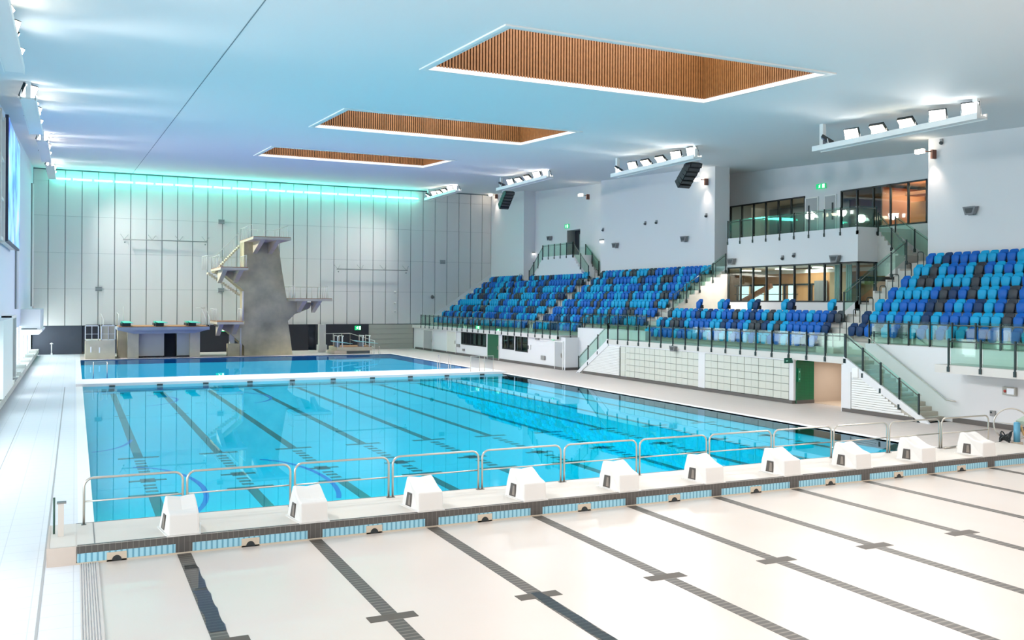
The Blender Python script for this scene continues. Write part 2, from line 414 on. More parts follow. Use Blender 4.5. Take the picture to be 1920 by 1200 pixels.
wheres = ['behind the camera', 'overhead near the camera', 'largest and nearest of the three', 'middle one of the three', 'smallest and farthest of the three']
for k, (ya, yb) in enumerate(SK):
    t = thing('skylight', 'timber-lined rectangular ceiling opening with white rim, ' + wheres[k], 'skylight', (17.6, (ya + yb) / 2, ceil_z((ya + yb) / 2)))
    D = 3.4; b = MB()
    for (xa, xb, y0_, y1_) in ((SKX0 - .22, SKX0, ya - .22, yb + .22), (SKX1, SKX1 + .22, ya - .22, yb + .22), (SKX0, SKX1, ya - .22, ya), (SKX0, SKX1, yb, yb + .22)):
        z0, z1 = ceil_z(y0_), ceil_z(y1_)
        v = [(xa, y0_, z0 - .05), (xb, y0_, z0 - .05), (xb, y1_, z1 - .05), (xa, y1_, z1 - .05), (xa, y0_, z0 + .14), (xb, y0_, z0 + .14), (xb, y1_, z1 + .14), (xa, y1_, z1 + .14)]
        b.add(v, [(0, 3, 2, 1), (4, 5, 6, 7), (0, 1, 5, 4), (1, 2, 6, 5), (2, 3, 7, 6), (3, 0, 4, 7)])
    for (xa, xb, y0_, y1_) in ((SKX0 - .06, SKX0 + .04, ya, yb), (SKX1 - .04, SKX1 + .06, ya, yb), (SKX0, SKX1, ya - .06, ya + .04), (SKX0, SKX1, yb - .04, yb + .06)):
        z0, z1 = ceil_z(y0_), ceil_z(y1_)
        v = [(xa, y0_, z0 - .05), (xb, y0_, z0 - .05), (xb, y1_, z1 - .05), (xa, y1_, z1 - .05), (xa, y0_, z0 + .1), (xb, y0_, z0 + .1), (xb, y1_, z1 + .1), (xa, y1_, z1 + .1)]
        b.add(v, [(0, 3, 2, 1), (4, 5, 6, 7), (0, 1, 5, 4), (1, 2, 6, 5), (2, 3, 7, 6), (3, 0, 4, 7)])
    obj(b, 'rim', WHITEM, t)
    zb = ceil_z(yb) + .12; za = ceil_z(ya) + .12; zt = ceil_z(ya) + D
    b = MB(); b.box(SKX0 - .16, SKX0 - .06, ya, yb, zb, zt); b.box(SKX1 + .06, SKX1 + .16, ya, yb, zb, zt)
    b.box(SKX0 - .1, SKX1 + .1, ya - .16, ya - .06, za, zt); b.box(SKX0 - .1, SKX1 + .1, yb + .06, yb + .16, zb, zt)
    obj(b, 'backing', mat('slat_backing', (44, 32, 24), .8), t)
    b = MB(); p = .1225; n = int((SKX1 - SKX0) / p)
    for i in range(n + 1):
        x = SKX0 + i * p
        b.box(x, x + .07, yb - .03, yb + .07, zb - .1, zt); b.box(x, x + .07, ya - .07, ya + .03, za, zt)
    n = int((yb - ya) / p)
    for i in range(n + 1):
        y = ya + i * p; z = ceil_z(y) + .05
        b.box(SKX1 - .03, SKX1 + .07, y, y + .07, z, zt); b.box(SKX0 - .07, SKX0 + .03, y, y + .07, z, zt)
    obj(b, 'slat_lining', TIMBER, t)
    b = MB(); b.box(SKX0 - .16, SKX1 + .16, ya - .16, yb + .16, zt, zt + .1)
    obj(b, 'roof_glazing', mat('roof_glazing', (230, 240, 245), .4, emit=.35), t)

# ---- right-hand side: lower wall, decks, terraces, upper walls
R = lambda i: 34.05 + .873 * (i - 1)            # riser behind row i
XS = lambda i: 33.6 + .873 * (i - 1)            # front face of the seats of row i
ZT = lambda i: 2.42 + .585 * i                  # tread level of row i
b = MB()
def wall_open(mb, x0, x1, ya, yb, z0, z1, holes, m=0):
    """wall slab along Y with rectangular holes (y0,y1,z0,z1)"""
    hs = sorted(holes); y = ya
    for (h0, h1, g0, g1) in hs:
        if h0 > y: mb.box(x0, x1, y, h0, z0, z1, m)
        if g0 > z0: mb.box(x0, x1, h0, h1, z0, g0, m)
        if g1 < z1: mb.box(x0, x1, h0, h1, g1, z1, m)
        y = h1
    if yb > y: mb.box(x0, x1, y, yb, z0, z1, m)
WIN = [(70.8, 76.35, .98, 2.1), (65.35, 67.6, 1.0, 2.2), (62.95, 65.15, .94, 2.2)]
wall_open(b, 31.2, 31.4, 57.2, 89.2, 0, 2.3, WIN)
b.box(31.2, 32.3, 57.0, 57.2, 0, 2.3); b.box(32.3, 33.09, 48.6, 57.2, 0, 2.99)
struct(b, 'wall_right', WALL)
b = MB(); b.box(31.1, 32.4, 48.9, 49.55, 0, 2.1); b.box(31.04, 31.2, 34.0, 49.55, 2.05, 2.3); b.box(31.2, 31.5, 34.1, 49.55, 0, 2.3)
b.box(31.06, 31.2, 40.92, 41.5, .15, 2.1); b.box(31.06, 31.3, 34.05, 34.35, .15, 2.1)
b.box(31.04, 31.2, 49.55, 51.2, 1.95, 2.3); b.box(31.0, 31.25, 30.4, 30.95, .0, 2.1); b.box(32.5, 32.7, 14, 31.0, 0, 3.0)
struct(b, 'wall_right_lockers', WALL)
b = MB()
for (x0, x1, ya, yb) in ((31.14, 31.2, 57.2, 88.5), (31.2, 32.3, 56.96, 57.0), (32.24, 32.3, 54.6, 57), (31.0, 31.2, 34.05, 54.2), (32.42, 32.5, 14, 26.3), (31.0, 31.06, 27.0, 30.9)):
    b.box(x0 - .015, x1, ya, yb, 0.0, .19 if x0 != 31.0 else .16)
struct(b, 'baseboard_right', SKIRT)
b = MB()                                        # walkway slab and fascia in front of the stands
b.box(31.0, 33.18, 57.7, 89.2, 2.12, 2.42); b.box(31.0, 32.3, 48.3, 51.2, 2.12, 2.42); b.box(32.36, 33.08, 48.3, 57.19, 2.12, 2.42)
b.box(31.0, 33.18, 30.8, 48.3, 2.12, 2.42); b.box(32.72, 33.09, 26.0, 30.8, 2.12, 2.42); b.box(31.0, 33.18, 12, 26.0, 2.1, 2.42)
struct(b, 'floor_walkway', mat('walkway_slab', (214, 211, 206), .75))
# raked terraces
b = MB()
def rake(ya, yb, lo, hi, first=0):
    for i in range(first, 8):
        x0 = R(i - 1) if i else 33.18
        x1 = R(i) if i < 7 else XS(7) + .45
        z = ZT(i)
        b.box(x0, x1, ya, yb, lo, z)
    b.box(XS(7) + .45, hi, ya, yb, lo, ZT(7) + .42)
rake(50.02, 89.2, 2.12, 39.79)
for i in range(0, 3): b.box(R(i - 1) if i else 33.18, R(i), 34.4, 50.02, 2.12, ZT(i))
b.box(R(2), 46, 34.4, 50.02, 2.12, ZT(3))
rake(12, 34.4, 2.12, 42.0)
b.box(33.1, 33.2, 49.6, 57.7, 2.12, 3.0); b.box(33.1, 33.2, 20, 32.9, 2.12, 3.0)
for (ya, yb) in ((79.6, 80.7), (65.25, 66.35), (50.02, 50.75), (33.2, 34.35)):      # half-steps in the aisles
    for i in range(0, 7):
        b.box(R(i) - .43, R(i), ya, yb, ZT(i), ZT(i) + .29)
struct(b, 'floor_terrace', TREAD)
# landing stairs and platform to the high door
b = MB()
b.box(39.0, 41.05, 70.0, 75.7, 6.5, 8.93)
for k in range(8):
    b.box(39.0, 40.4, 75.7 + k * .3, 76.0 + k * .3, 6.5, 8.93 - (k + 1) * .27)
    b.box(39.0, 40.4, 69.7 - k * .3, 70.0 - k * .3, 6.5, 8.93 - (k + 1) * .27)
struct(b, 'floor_landing', WALL)
# upper walls
b = MB()
b.box(39.8, 41.05, 81.35, 89.2, 6.2, 17)
b.box(39.8, 41.05, 51.42, 66.65, 6.2, 17)
wall_open(b, 41.05, 42.2, 55.2, 82.0, 6.2, 17, [(72.35, 74.85, 8.93, 11.4)])
b.box(41.06, 46, 55.05, 55.25, 7.25, 17)
b.box(39.83, 39.95, 50.06, 51.42, 4.1, 7.3)
struct(b, 'wall_right_upper', WALL)
b = MB(); b.box(39.8, 41.05, 5, 33.84, 6.4, 17); b.box(41.05, 46, 33.64, 33.84, 4, 17)
struct(b, 'wall_right_near', WALL)
b = MB()
wall_open(b, 44.0, 44.2, 33.8, 55.1, 7.24, 17, [(47.22, 55.0, 9.45, 11.98), (37.45, 44.05, 9.45, 11.98), (46.05, 47.1, 9.28, 11.8), (44.45, 45.35, 9.28, 11.8)])
struct(b, 'wall_right_balcony', WALL)
b = MB(); b.box(39.8, 44.0, 38.55, 50.05, 7.2, 9.15); b.box(39.8, 40.1, 38.55, 50.05, 4.1, 4.88); b.box(39.8, 44.0, 38.55, 38.75, 4.1, 4.88)
b.box(39.8, 46, 33.9, 38.55, 4.0, 4.1)
struct(b, 'wall_balcony_front', WALL)
b = MB(); b.box(41.2, 48, 60, 60.2, 4.1, 7.2); b.box(48, 48.2, 33.8, 60, 4.1, 12.5); b.box(44.2, 48, 33.8, 56, 9.1, 9.28); b.box(44.2, 48, 33.8, 56, 12.1, 12.2); b.box(43.5, 48, 38.55, 38.7, 4.1, 7.2); b.box(39.95, 48, 50.1, 60, 7.2, 7.24); b.box(39.95, 48, 38.8, 60, 4.05, 4.1)
struct(b, 'wall_room', mat('room_wall', (196, 180, 162), .7))
# stair between the balcony and the top of the main aisle
b = MB()
for k in range(8): b.box(41.3, 42.7, 38.55 - (k + 1) * .245, 38.55 - k * .245, 6.4, 9.15 - (k + 1) * .26)
b.box(39.8, 44.0, 33.9, 36.6, 6.3, 7.05); b.box(39.0, 39.9, 34.5, 35.2, 6.3, 7.35, 1)
for i in range(3, 8):                               # stringer beside the main aisle
    x0, x1 = R(i - 1), R(i) if i < 7 else 39.9
    b.box(x0, x1, 34.38, 34.5, 4.175, ZT(i) + .12)
struct(b, 'floor_stairs', [TREAD, mat('plinth_grey', (140, 138, 132), .8)])
# pool-deck stairs at both ends of the walkway
def deck_stair(name, ya, dirn, run, n, x0, x1, label):
    b = MB(); rise = 2.42 / n
    for k in range(n):
        y0 = ya + dirn * k * run; y1 = ya + dirn * (k + 1) * run
        b.box(x0, x1, y0, y1, 0, 2.42 - (k + 1) * rise)
    b2 = MB(); ye = ya + dirn * n * run
    pts = [(ya, 2.46), (ya, 2.0), (ye + dirn * -.15, 0), (ye + dirn * .25, 0), (ye + dirn * .1, .12)]
    if dirn < 0: pts = pts[::-1]
    b2.prism(pts, 'X', 30.96, 31.06)
    t = thing(name, label, 'stairs', ((x0 + x1) / 2, (ya + ye) / 2, 0))
    obj(b, 'steps', mat('stair_concrete', (190, 186, 174), .8), t); obj(b2, 'stringer', WALL, t)
    return t
deck_stair('staircase', 30.8, -1, .31, 14, 31.06, 32.5, 'concrete stairs down to the deck right of the green entrance')
deck_stair('staircase', 50.9, 1, .275, 14, 31.06, 32.3, 'concrete stairs from the walkway down to the deck, left of the lockers')
def louvre(ya, yb, zfun, label):
    b = MB(); z = .2
    while z < 2.0:
        y0, y1 = zfun(z, ya, yb)
        if y1 - y0 > .05: b.box(31.0, 31.07, y0, y1, z, z + .085)
        z += .1
    b.box(31.03, 31.09, min(ya, yb), max(ya, yb), .18, .22)
    solo(b, 'louvre_panel', WHITEM, label, 'louvre', (31.03, (ya + yb) / 2, 1))
louvre(27.3, 30.35, lambda z, a, b: (27.15 + z * 1.68, 30.35), 'white triangular louvred panel under the stairs right of the green entrance')
louvre(49.6, 54.3, lambda z, a, b: (49.6, 54.35 - z * 1.6), 'white triangular louvred panel under the stairs left of the lockers')

# ---- doors, windows and fittings of the lower right wall
def frame_window(name, label, x, ya, yb, z0, z1, n, depth=.1, m=BLACKM, pane=PANE, cat='window'):
    t = thing(name, label, cat, (x, (ya + yb) / 2, z0))
    b = MB(); w = .09
    b.box(x, x + depth, ya, yb, z0, z0 + w); b.box(x, x + depth, ya, yb, z1 - w, z1)
    for k in range(n + 1):
        y = ya + (yb - ya - w) * k / n; b.box(x, x + depth, y, y + w, z0, z1)
    obj(b, 'window_frame', m, t)
    for k in range(n):
        y = ya + (yb - ya - w) * k / n
        c = MB(); c.box(x + depth * .5, x + depth * .5 + .012, y + w, y + (yb - ya - w) / n, z0 + w, z1 - w)
        obj(c, 'pane', pane, t)
    return t
frame_window('window', 'long dark-framed five-pane window left of the green door on the lower wall', 31.18, 70.8, 76.35, .98, 2.1, 5)
frame_window('window', 'square dark-framed window immediately right of the green door', 31.18, 65.35, 67.6, 1.0, 2.2, 2)
frame_window('window', 'dark-framed window beside the small switch panel, second right of the green door', 31.18, 62.95, 65.15, .94, 2.2, 2)
b = MB(); b.box(33.2, 33.3, 57.2, 78, 0, 2.3, 0)
for k in range(5): b.box(32.2, 32.22, 70.9 + k * 1.09, 71.6 + k * 1.09, 1.0, 2.1, 1)
for y in (63.4, 64.3, 65.8, 66.6): b.box(32.6, 32.65, y, y + .5, 1.35, 1.4, 1)
struct(b, 'wall_office', [mat('office_wall', (110, 122, 112), .8), mat('office_blind', (150, 154, 150), .7)])
def door(name, label, x, ya, yb, z0, z1, m, handle=True, vis=None):
    t = thing(name, label, 'door', (x, (ya + yb) / 2, z0))
    b = MB(); b.box(x - .03, x + .03, ya, yb, z0, z1); obj(b, 'door_leaf', m, t)
    b = MB(); b.box(x - .05, x + .04, ya - .07, ya, z0, z1 + .07); b.box(x - .05, x + .04, yb, yb + .07, z0, z1 + .07); b.box(x - .05, x + .04, ya, yb, z1, z1 + .07)
    obj(b, 'door_frame', vis or WHITEM, t)
    if handle:
        b = MB(); b.box(x - .08, x - .03, ya + .12, ya + .2, z0 + .85, z0 + 1.15); obj(b, 'handle', STEEL, t)
    return t
door('grey_door', 'grey door at the far end of the lower wall beside the roller shutter', 31.17, 83.6, 86.0, .02, 1.97, DOORG)
door('cream_door', 'cream flush door between the far grey door and the long window', 31.17, 77.5, 79.7, .1, 2.05, mat('cream_door', (226, 224, 214), .5))
t = door('green_door', 'dark green door under an exit sign on the lower wall', 31.17, 68.15, 70.4, .05, 2.15, mat('green_door', (18, 92, 60), .4))
door('metal_door', 'tall silver-grey door at the left of the walkway corner', 31.17, 57.3, 58.45, .02, 1.95, DOORG)
b = MB(); b.box(31.1, 31.19, 62.4, 62.75, 1.2, 1.55, 0); b.box(31.08, 31.1, 62.6, 62.73, 1.22, 1.5, 1)
solo(b, 'switch_panel', [WHITEM, BLACKM], 'small white and black switch panel right of the lower windows', 'switch', (31.15, 62.5, 1.2))
b = MB(); b.box(26.4, 31.1, YW - .12, YW, -.01, 2.45)
for k in range(1, 5): b.box(26.4, 31.1, YW - .14, YW - .12, k * .5, k * .5 + .015, 1)
solo(b, 'roller_shutter', [mat('shutter_grey', (176, 178, 168), .5), SEAM], 'wide pale grey roller shutter in the far wall beside the stands', 'roller shutter', (28.7, YW, 0))
for (y, z, w, h, nm) in ((76.6, .72, .7, .25, 'pair of small grey wall sockets below the long window'), (75.5, .42, .4, .2, 'small beige floor-level socket box below the long window'), (60.0, .55, .6, .3, 'grey wall box low on the wall left of the silver door'), (61.0, 1.98, .55, .3, 'grey speaker high on the lower wall near the walkway corner')):
    b = MB(); b.box(31.08, 31.2, y, y + w, z, z + h); solo(b, 'wall_box', mat('box_grey', (150, 148, 146), .5), nm, 'wall box', (31.14, y + w / 2, z), bevel=.02)

# lockers
def locker_bank(label, ya, yb, cols, z0=.17, z1=2.05):
    t = thing('locker_bank', label, 'lockers', (31.1, (ya + yb) / 2, 0))
    b = MB(); b.box(31.12, 31.4, ya, yb, z0, z1); obj(b, 'carcass', mat('locker_gap', (112, 116, 112), .8), t)
    w = (yb - ya) / cols; h = (z1 - z0) / 5; proto = {}
    for c in range(cols):
        for r in range(5):
            g0 = .018 if c % 2 == 0 else .005; g1 = .005 if c % 2 == 0 else .018
            key = c % 2
            if key not in proto:
                q = MB(); q.box(-.03, .03, g0, w - g1, .012, h - .012)
                proto[key] = q.mesh('locker_door', LOCKM)
            o = bpy.data.objects.new('locker_door', proto[key]); COL.objects.link(o); o.parent = t
            o.location = Vector((31.1, ya + c * w, z0 + r * h)) - t.location
locker_bank('left bank of pale grey lockers between the louvred stairs and the white post', 41.42, 49.53, 15)
locker_bank('right bank of pale grey lockers between the white post and the green tiled entrance', 34.38, 40.92, 12)

# green tiled entrance
b = MB(); b.box(31.2, 32.3, 34.0, 34.12, 0, 2.25, 0); b.box(31.2, 32.3, 33.97, 34.0, 0, .17, 1)
solo(b, 'tiled_entrance_wall', [grid_mat('green_brick_tile', (14, 108, 72), (6, 78, 52), .3, .075, 'XZ', .008, .2), SKIRT], 'glossy dark green tiled wall of the entrance beside the lockers', 'tiled wall', (31.7, 34.05, 0))
b = MB(); b.box(35.5, 35.6, 28, 37, 0, 2.4); b.box(31.6, 35.6, 34.3, 34.4, 0, 2.3); b.box(31.4, 35.6, 31.0, 31.1, 0, 2.3); b.box(31.2, 35.6, 31, 34.1, 2.22, 2.3); struct(b, 'wall_corridor', BEIGEW)
b = MB(); b.box(32.3, 35.5, 31.1, 34.3, 0, .01); struct(b, 'floor_corridor', mat('corridor_floor', (206, 188, 168), .5))
b = MB(); b.box(31.9, 32.0, 31.15, 31.6, .1, 2.1, 0); b.box(31.9, 31.91, 31.15, 31.6, 1.2, 1.7, 1)
solo(b, 'entrance_screen', [GREEND, WHITEM], 'narrow green and white panel at the right side of the entrance opening', 'panel', (31.95, 31.4, .1))
b = MB(); b.box(31.08, 31.2, 34.2, 34.8, 1.9, 2.12, 0); b.box(31.07, 31.08, 34.6, 34.74, 1.97, 2.05, 1)
b2 = MB(); b2.box(30.55, 31.1, 34.1, 34.14, 1.95, 2.2, 0)
for dx in (0.08, .15): b2.box(30.55 + dx, 30.6 + dx, 34.09, 34.1, 2.03, 2.1, 1)
solo(b2, 'hanging_sign', [mat('sign_dark_green', (0, 92, 76), .4), mat('sign_pale', (150, 225, 205), .4)], 'dark green projecting sign with a pale symbol at the top of the entrance', 'sign', (30.8, 34.12, 2.0))
b = MB(); b.box(31.25, 31.42, 33.94, 33.97, 1.05, 1.7, 0); b.box(31.3, 31.36, 33.93, 33.94, 1.5, 1.58, 1); b.box(31.3, 31.36, 33.93, 33.94, 1.15, 1.22, 1)
solo(b, 'wall_sign', [mat('sign_bright_green', (0, 125, 85), .4), mat('sign_pale', (150, 225, 205), .4)], 'tall narrow green sign on the green tiled entrance wall', 'sign', (31.33, 33.95, 1.4))
b = MB(); b.box(32.38, 32.5, 23.5, 24.05, 1.33, 1.64, 0); b.box(32.36, 32.38, 23.55, 23.85, 1.37, 1.6, 1); b.dome((32.36, 23.93, 1.48), .06, .03, (-1, 0, 0), 10, 2)
solo(b, 'wall_clock', [mat('clock_grey', (170, 168, 160), .5), mat('clock_white', (235, 238, 245), .4), mat('clock_red', (180, 60, 50), .4)], 'small grey wall display box with a red dial above the handrail end', 'display', (32.4, 23.8, 1.3))
b = MB(); b.box(32.42, 32.5, 24.4, 24.62, .45, .66, 0); b.box(32.41, 32.42, 24.52, 24.6, .55, .62, 1)
solo(b, 'wall_socket', [mat('box_grey', (150, 148, 146), .5), BLACKM], 'small grey socket low on the white wall right of the stairs', 'socket', (32.45, 24.5, .45))
b = MB(); b.box(30.9, 31.02, 29.9, 30.25, 1.55, 2.0)
solo(b, 'wall_unit', WHITEM, 'white rounded intercom box at the foot of the near glass stair rail', 'intercom', (30.96, 30.1, 1.5), bevel=.04)
b = MB(); b.tube([(32.35, 30.9, 3.3), (32.35, 30.6, 3.25), (32.35, 26.55, .88), (32.35, 26.1, .86)], .025)
for y, z in ((29.6, 2.65), (28.4, 1.95), (27.2, 1.25)): b.tube([(32.35, y, z), (32.5, y, z - .06)], .012, 6)
solo(b, 'wall_handrail', STEEL, 'steel handrail fixed to the white wall beside the near stairs', 'handrail', (32.35, 28.5, 2))

# ---- glass balustrades
def balustrade(label, pts, h=1.05, pitch=1.19, drop=.26, flip=1, group=None):
    p0 = Vector(pts[0]); t = thing('glass_balustrade', label, 'balustrade', tuple(p0), group)
    for a, c in zip(pts[:-1], pts[1:]):
        a, c = Vector(a), Vector(c); d = c - a; L = Vector((d.x, d.y, 0)).length
        n = max(1, round(L / pitch)); u = Vector((d.x, d.y, 0)).normalized(); nn = Vector((-u.y, u.x, 0)) * flip
        for k in range(n + 1):
            q = a + d * k / n; b = MB()
            b.obox(q + Vector((0, 0, (h - drop) / 2)), u * .028, nn * .035, Vector((0, 0, (h + drop) / 2)), 0)
            b.obox(q + Vector((0, 0, -drop + .1)), u * .05, nn * .05, Vector((0, 0, .1)), 0)
            for zz in (.12, h - .06):
                for s in (-.06, .06): b.obox(q + u * s + Vector((0, 0, zz)) + nn * .045, u * .014, nn * .012, Vector((0, 0, .014)), 1)
            obj(b, 'post', [GREENB, STEEL], t)
        for k in range(n):
            q0 = a + d * (k + .04) / n; q1 = a + d * (k + .96) / n; o = nn * .05; th = nn * .006; z0 = Vector((0, 0, .02)); z1 = Vector((0, 0, h))
            b = MB(); v = [q0 + o - th + z0, q1 + o - th + z0, q1 + o + th + z0, q0 + o + th + z0, q0 + o - th + z1, q1 + o - th + z1, q1 + o + th + z1, q0 + o + th + z1]
            b.add(v, [(0, 3, 2, 1), (4, 5, 6, 7), (0, 1, 5, 4), (1, 2, 6, 5), (2, 3, 7, 6), (3, 0, 4, 7)])
            obj(b, 'glass_panel', GLASS, t)
    b = MB(); b.tube([Vector(p) + Vector((.03 if abs(pts[0][0] - pts[-1][0]) < .5 else 0, 0, h - .12)) for p in pts], .022)
    obj(b, 'handrail', mat('rail_grey', (120, 126, 122), .35, metal=.7), t)
    return t
z7 = 6.52
balustrade('long glass balustrade along the far walkway up to the silver door corner', [(31.0, 86.4, 2.42), (31.0, 57.75, 2.42), (33.0, 57.75, 2.42)])
balustrade('short glass balustrade behind the opening of the left stairs', [(33.1, 57.6, 3.0), (33.1, 49.7, 3.0)], flip=1)
balustrade('sloping glass balustrade of the left stairs beside the lockers', [(31.0, 54.75, .1), (31.0, 50.95, 2.42)], pitch=1.1)
balustrade('long glass balustrade above the locker banks', [(31.0, 50.95, 2.42), (31.0, 30.75, 2.42)])
balustrade('sloping glass balustrade of the near stairs at the right end of the lockers', [(31.0, 30.7, 2.42), (31.0, 26.75, .12)], pitch=.95)
balustrade('glass balustrade on the raised ledge in front of the nearest seats', [(33.1, 31.35, 2.95), (33.1, 18.0, 2.95)], h=1.1, pitch=1.15)
balustrade('glass balustrade of the nearest overhanging walkway at the right edge', [(31.0, 25.35, 2.42), (31.0, 14.0, 2.42)], pitch=1.35)
balustrade('glass balustrade of the high landing in front of the dark upper door', [(39.0, 78.5, 6.7), (39.0, 75.7, 8.93), (39.0, 70.0, 8.93), (39.0, 67.3, 6.8)], h=1.1, pitch=1.1)
balustrade('wall-side glass balustrade on the near flight of the high landing', [(40.9, 71.1, 8.9), (40.9, 68.8, 7.3)], h=1.05)
balustrade('sloping glass balustrade at the near end of the middle seating block', [(35.36, 49.98, 4.36), (39.62, 49.98, 7.09)], pitch=1.1)
balustrade('sloping glass balustrade beside the wide main stairs', [(34.6, 34.4, 4.35), (38.9, 34.4, 7.1)], pitch=1.1)
balustrade('glass balustrade of the upper balcony', [(39.8, 50.0, 9.15), (39.8, 38.6, 9.15), (41.25, 38.6, 9.15)], pitch=1.25, drop=.42, h=1.2)
balustrade('short sloping glass balustrade from the balcony to the top landing', [(41.3, 38.5, 8.95), (41.3, 36.6, 7.1)], pitch=.95)
balustrade('wall-side sloping glass balustrade under the right upper windows', [(42.65, 38.5, 8.85), (42.65, 35.8, 7.1)], pitch=1.3)
# hoop rails in the aisles
for nm, y, rows in (('between the first and second far blocks', 80.1, range(0, 8)), ('between the second and third blocks', 65.8, range(0, 8)), ('at the near end of the third block', 50.3, range(0, 8)), ('in the wide main stairs', 33.55, range(0, 8))):
    for i in rows:
        b = MB(); z = ZT(i); x = R(i) - .55
        if 'main' in nm:
            P = [(x, y, z), (x, y, z + .86), (x + .04, y, z + .93), (x + .12, y, z + .95), (x + .3, y, z + .95), (x + .38, y, z + .93), (x + .42, y, z + .86), (x + .42, y, z)]
        else:
            P = [(x, y, z), (x, y, z + .88), (x + .05, y, z + .95), (x + .15, y, z + .97), (x + .25, y, z + .95), (x + .3, y, z + .88), (x + .3, y, z)]
        b.tube(P, .021, 7)
        solo(b, 'hoop_rail', GREENB, 'dark hoop rail %s, %s row up' % (nm, nth(i + 1)), 'handrail', (x, y, z), 'dark hoop handrails in the aisles')

# ---- tip-up seats
def rrect(w, h, r, n=3, taper=0.0):
    pts = []
    for cx, cy, a0 in ((w / 2 - r, h - r, 0), (-w / 2 + r, h - r, 90), (-w / 2 + r + taper, r, 180), (w / 2 - r - taper, r, 270)):
        for k in range(n + 1):
            a = math.radians(a0 + 90 * k / n); pts.append((cx + r * math.cos(a), cy + r * math.sin(a)))
    return pts
def pan_mb():
    b = MB(); o = [(y, z + .25) for y, z in rrect(.45, .48, .13, 3, .035)]
    n = len(o); v = []
    for x, s in ((.0, .86), (.02, 1.0), (.085, 1.0), (.10, .9)):
        v += [(x - .02 + (z - .21) * .1, y * s, .47 + (z - .47) * s) for y, z in o]
    f = [tuple(range(n))[::-1], tuple(range(3 * n, 4 * n))]
    for L in range(3): f += [(L * n + i, L * n + (i + 1) % n, (L + 1) * n + (i + 1) % n, (L + 1) * n + i) for i in range(n)]
    f = [tuple(reversed(q)) for q in f]
    return b.add(v, f, 0, True)
def back_mb():
    b = MB(); o = [(y, z + .40) for y, z in rrect(.46, .47, .13, 4, .03)]
    n = len(o); v = []
    for x, s in ((.19, .95), (.205, 1.0), (.235, 1.0), (.25, .93)):
        v += [(x + (z - .42) * .16 - .05 * (abs(y) / .22) ** 2, y * s, .64 + (z - .64) * s) for y, z in o]
    f = [tuple(range(n))[::-1], tuple(range(3 * n, 4 * n))]
    for L in range(3): f += [(L * n + i, L * n + (i + 1) % n, (L + 1) * n + (i + 1) % n, (L + 1) * n + i) for i in range(n)]
    f = [tuple(reversed(q)) for q in f]
    return b.add(v, f, 0, True)
def bracket_mb():
    b = MB()
    for s in (-1, 1): b.box(.08, .26, s * .235 - .012, s * .235 + .012, .30, .50)
    b.box(.16, .24, -.23, .23, .34, .40); b.box(.17, .44, -.03, .03, .28, .36)
    return b
PROTO = {}
def seat_proto(c):
    t = thing('stadium_seat', 'seat', 'seat', (0, 0, 0))
    obj(pan_mb(), 'seat_pan', SEATC[c], t); obj(back_mb(), 'backrest', SEATC[c], t)
    obj(bracket_mb(), 'bracket', BLACKM, t)
    return t
FIRST = {}
n_ind = 0
def put_seat(c, x, y, z, label, group):
    global n_ind
    n_ind += 1
    if c not in FIRST:
        t = seat_proto(c); FIRST[c] = t; t.location = (x, y, z); t['label'] = label; t['group'] = group; return t
    return dup(FIRST[c], (x, y, z), label, group)
far = MB(); CI = {'C': 0, 'B': 1, 'N': 2, 'K': 3}
PANB, BACKB, BRB = pan_mb(), back_mb(), bracket_mb()
def far_seat(c, x, y, z):
    for mb, mi in ((PANB, CI[c]), (BACKB, CI[c]), (BRB, 3)):
        far.add([(a + x, b_ + y, c_ + z) for a, b_, c_ in mb.v], mb.f, mi, True)
def rnd(): return random.choices('CBNK', (40, 34, 11, 15))[0]
BLK5 = {7: 'BCNBBBCCBBCCBC', 6: 'CCKCBBCKBCBCBBN', 5: 'BCKKCCCCKCCCCBCBC', 4: 'BCCCCBKNBKCCBKBCCN', 3: 'CBCBBBNKBCBNCBKBCCB', 2: 'NCBCBCCNCBBBCCCKBBCB', 1: 'NNBKCBKCBCBCCBBBBBCCB'}
BLK4 = {2: 'KCCBCBNCNBCBBKCBNBCKCCBBBCBBNK', 1: 'CNCKKNCBBBBCCNBNBCKKNCKCBBBBBN', 0: 'CBCBBBCBBCCBCBBCCBBCBCCBBCBBNB'}
BLK3 = {7: 'KCBBCBCKCKKCCCKKBBCBBNCBBBBCCK', 6: 'NCNCBKKBBBBBCCKNBBBCKKKBCBBCBB', 5: 'BCKCCCBCCNCCBCBBBNCBNCNCBBCBCB', 4: 'KCBBCCCBCBKBBCCBBKCBBCCBCKKBBB',
        3: 'CBBBKCBBBKBKBCBCCCCKCCCCCBKCCN', 2: 'BBBCBNBBKBCBBKCBCKBCBNKKBBCBBN', 1: 'NNBBNNCNNCBBKCNCCBCNCBBNCCCBBN', 0: 'BBCCCNNNBCBBCBN'}
budget = 300
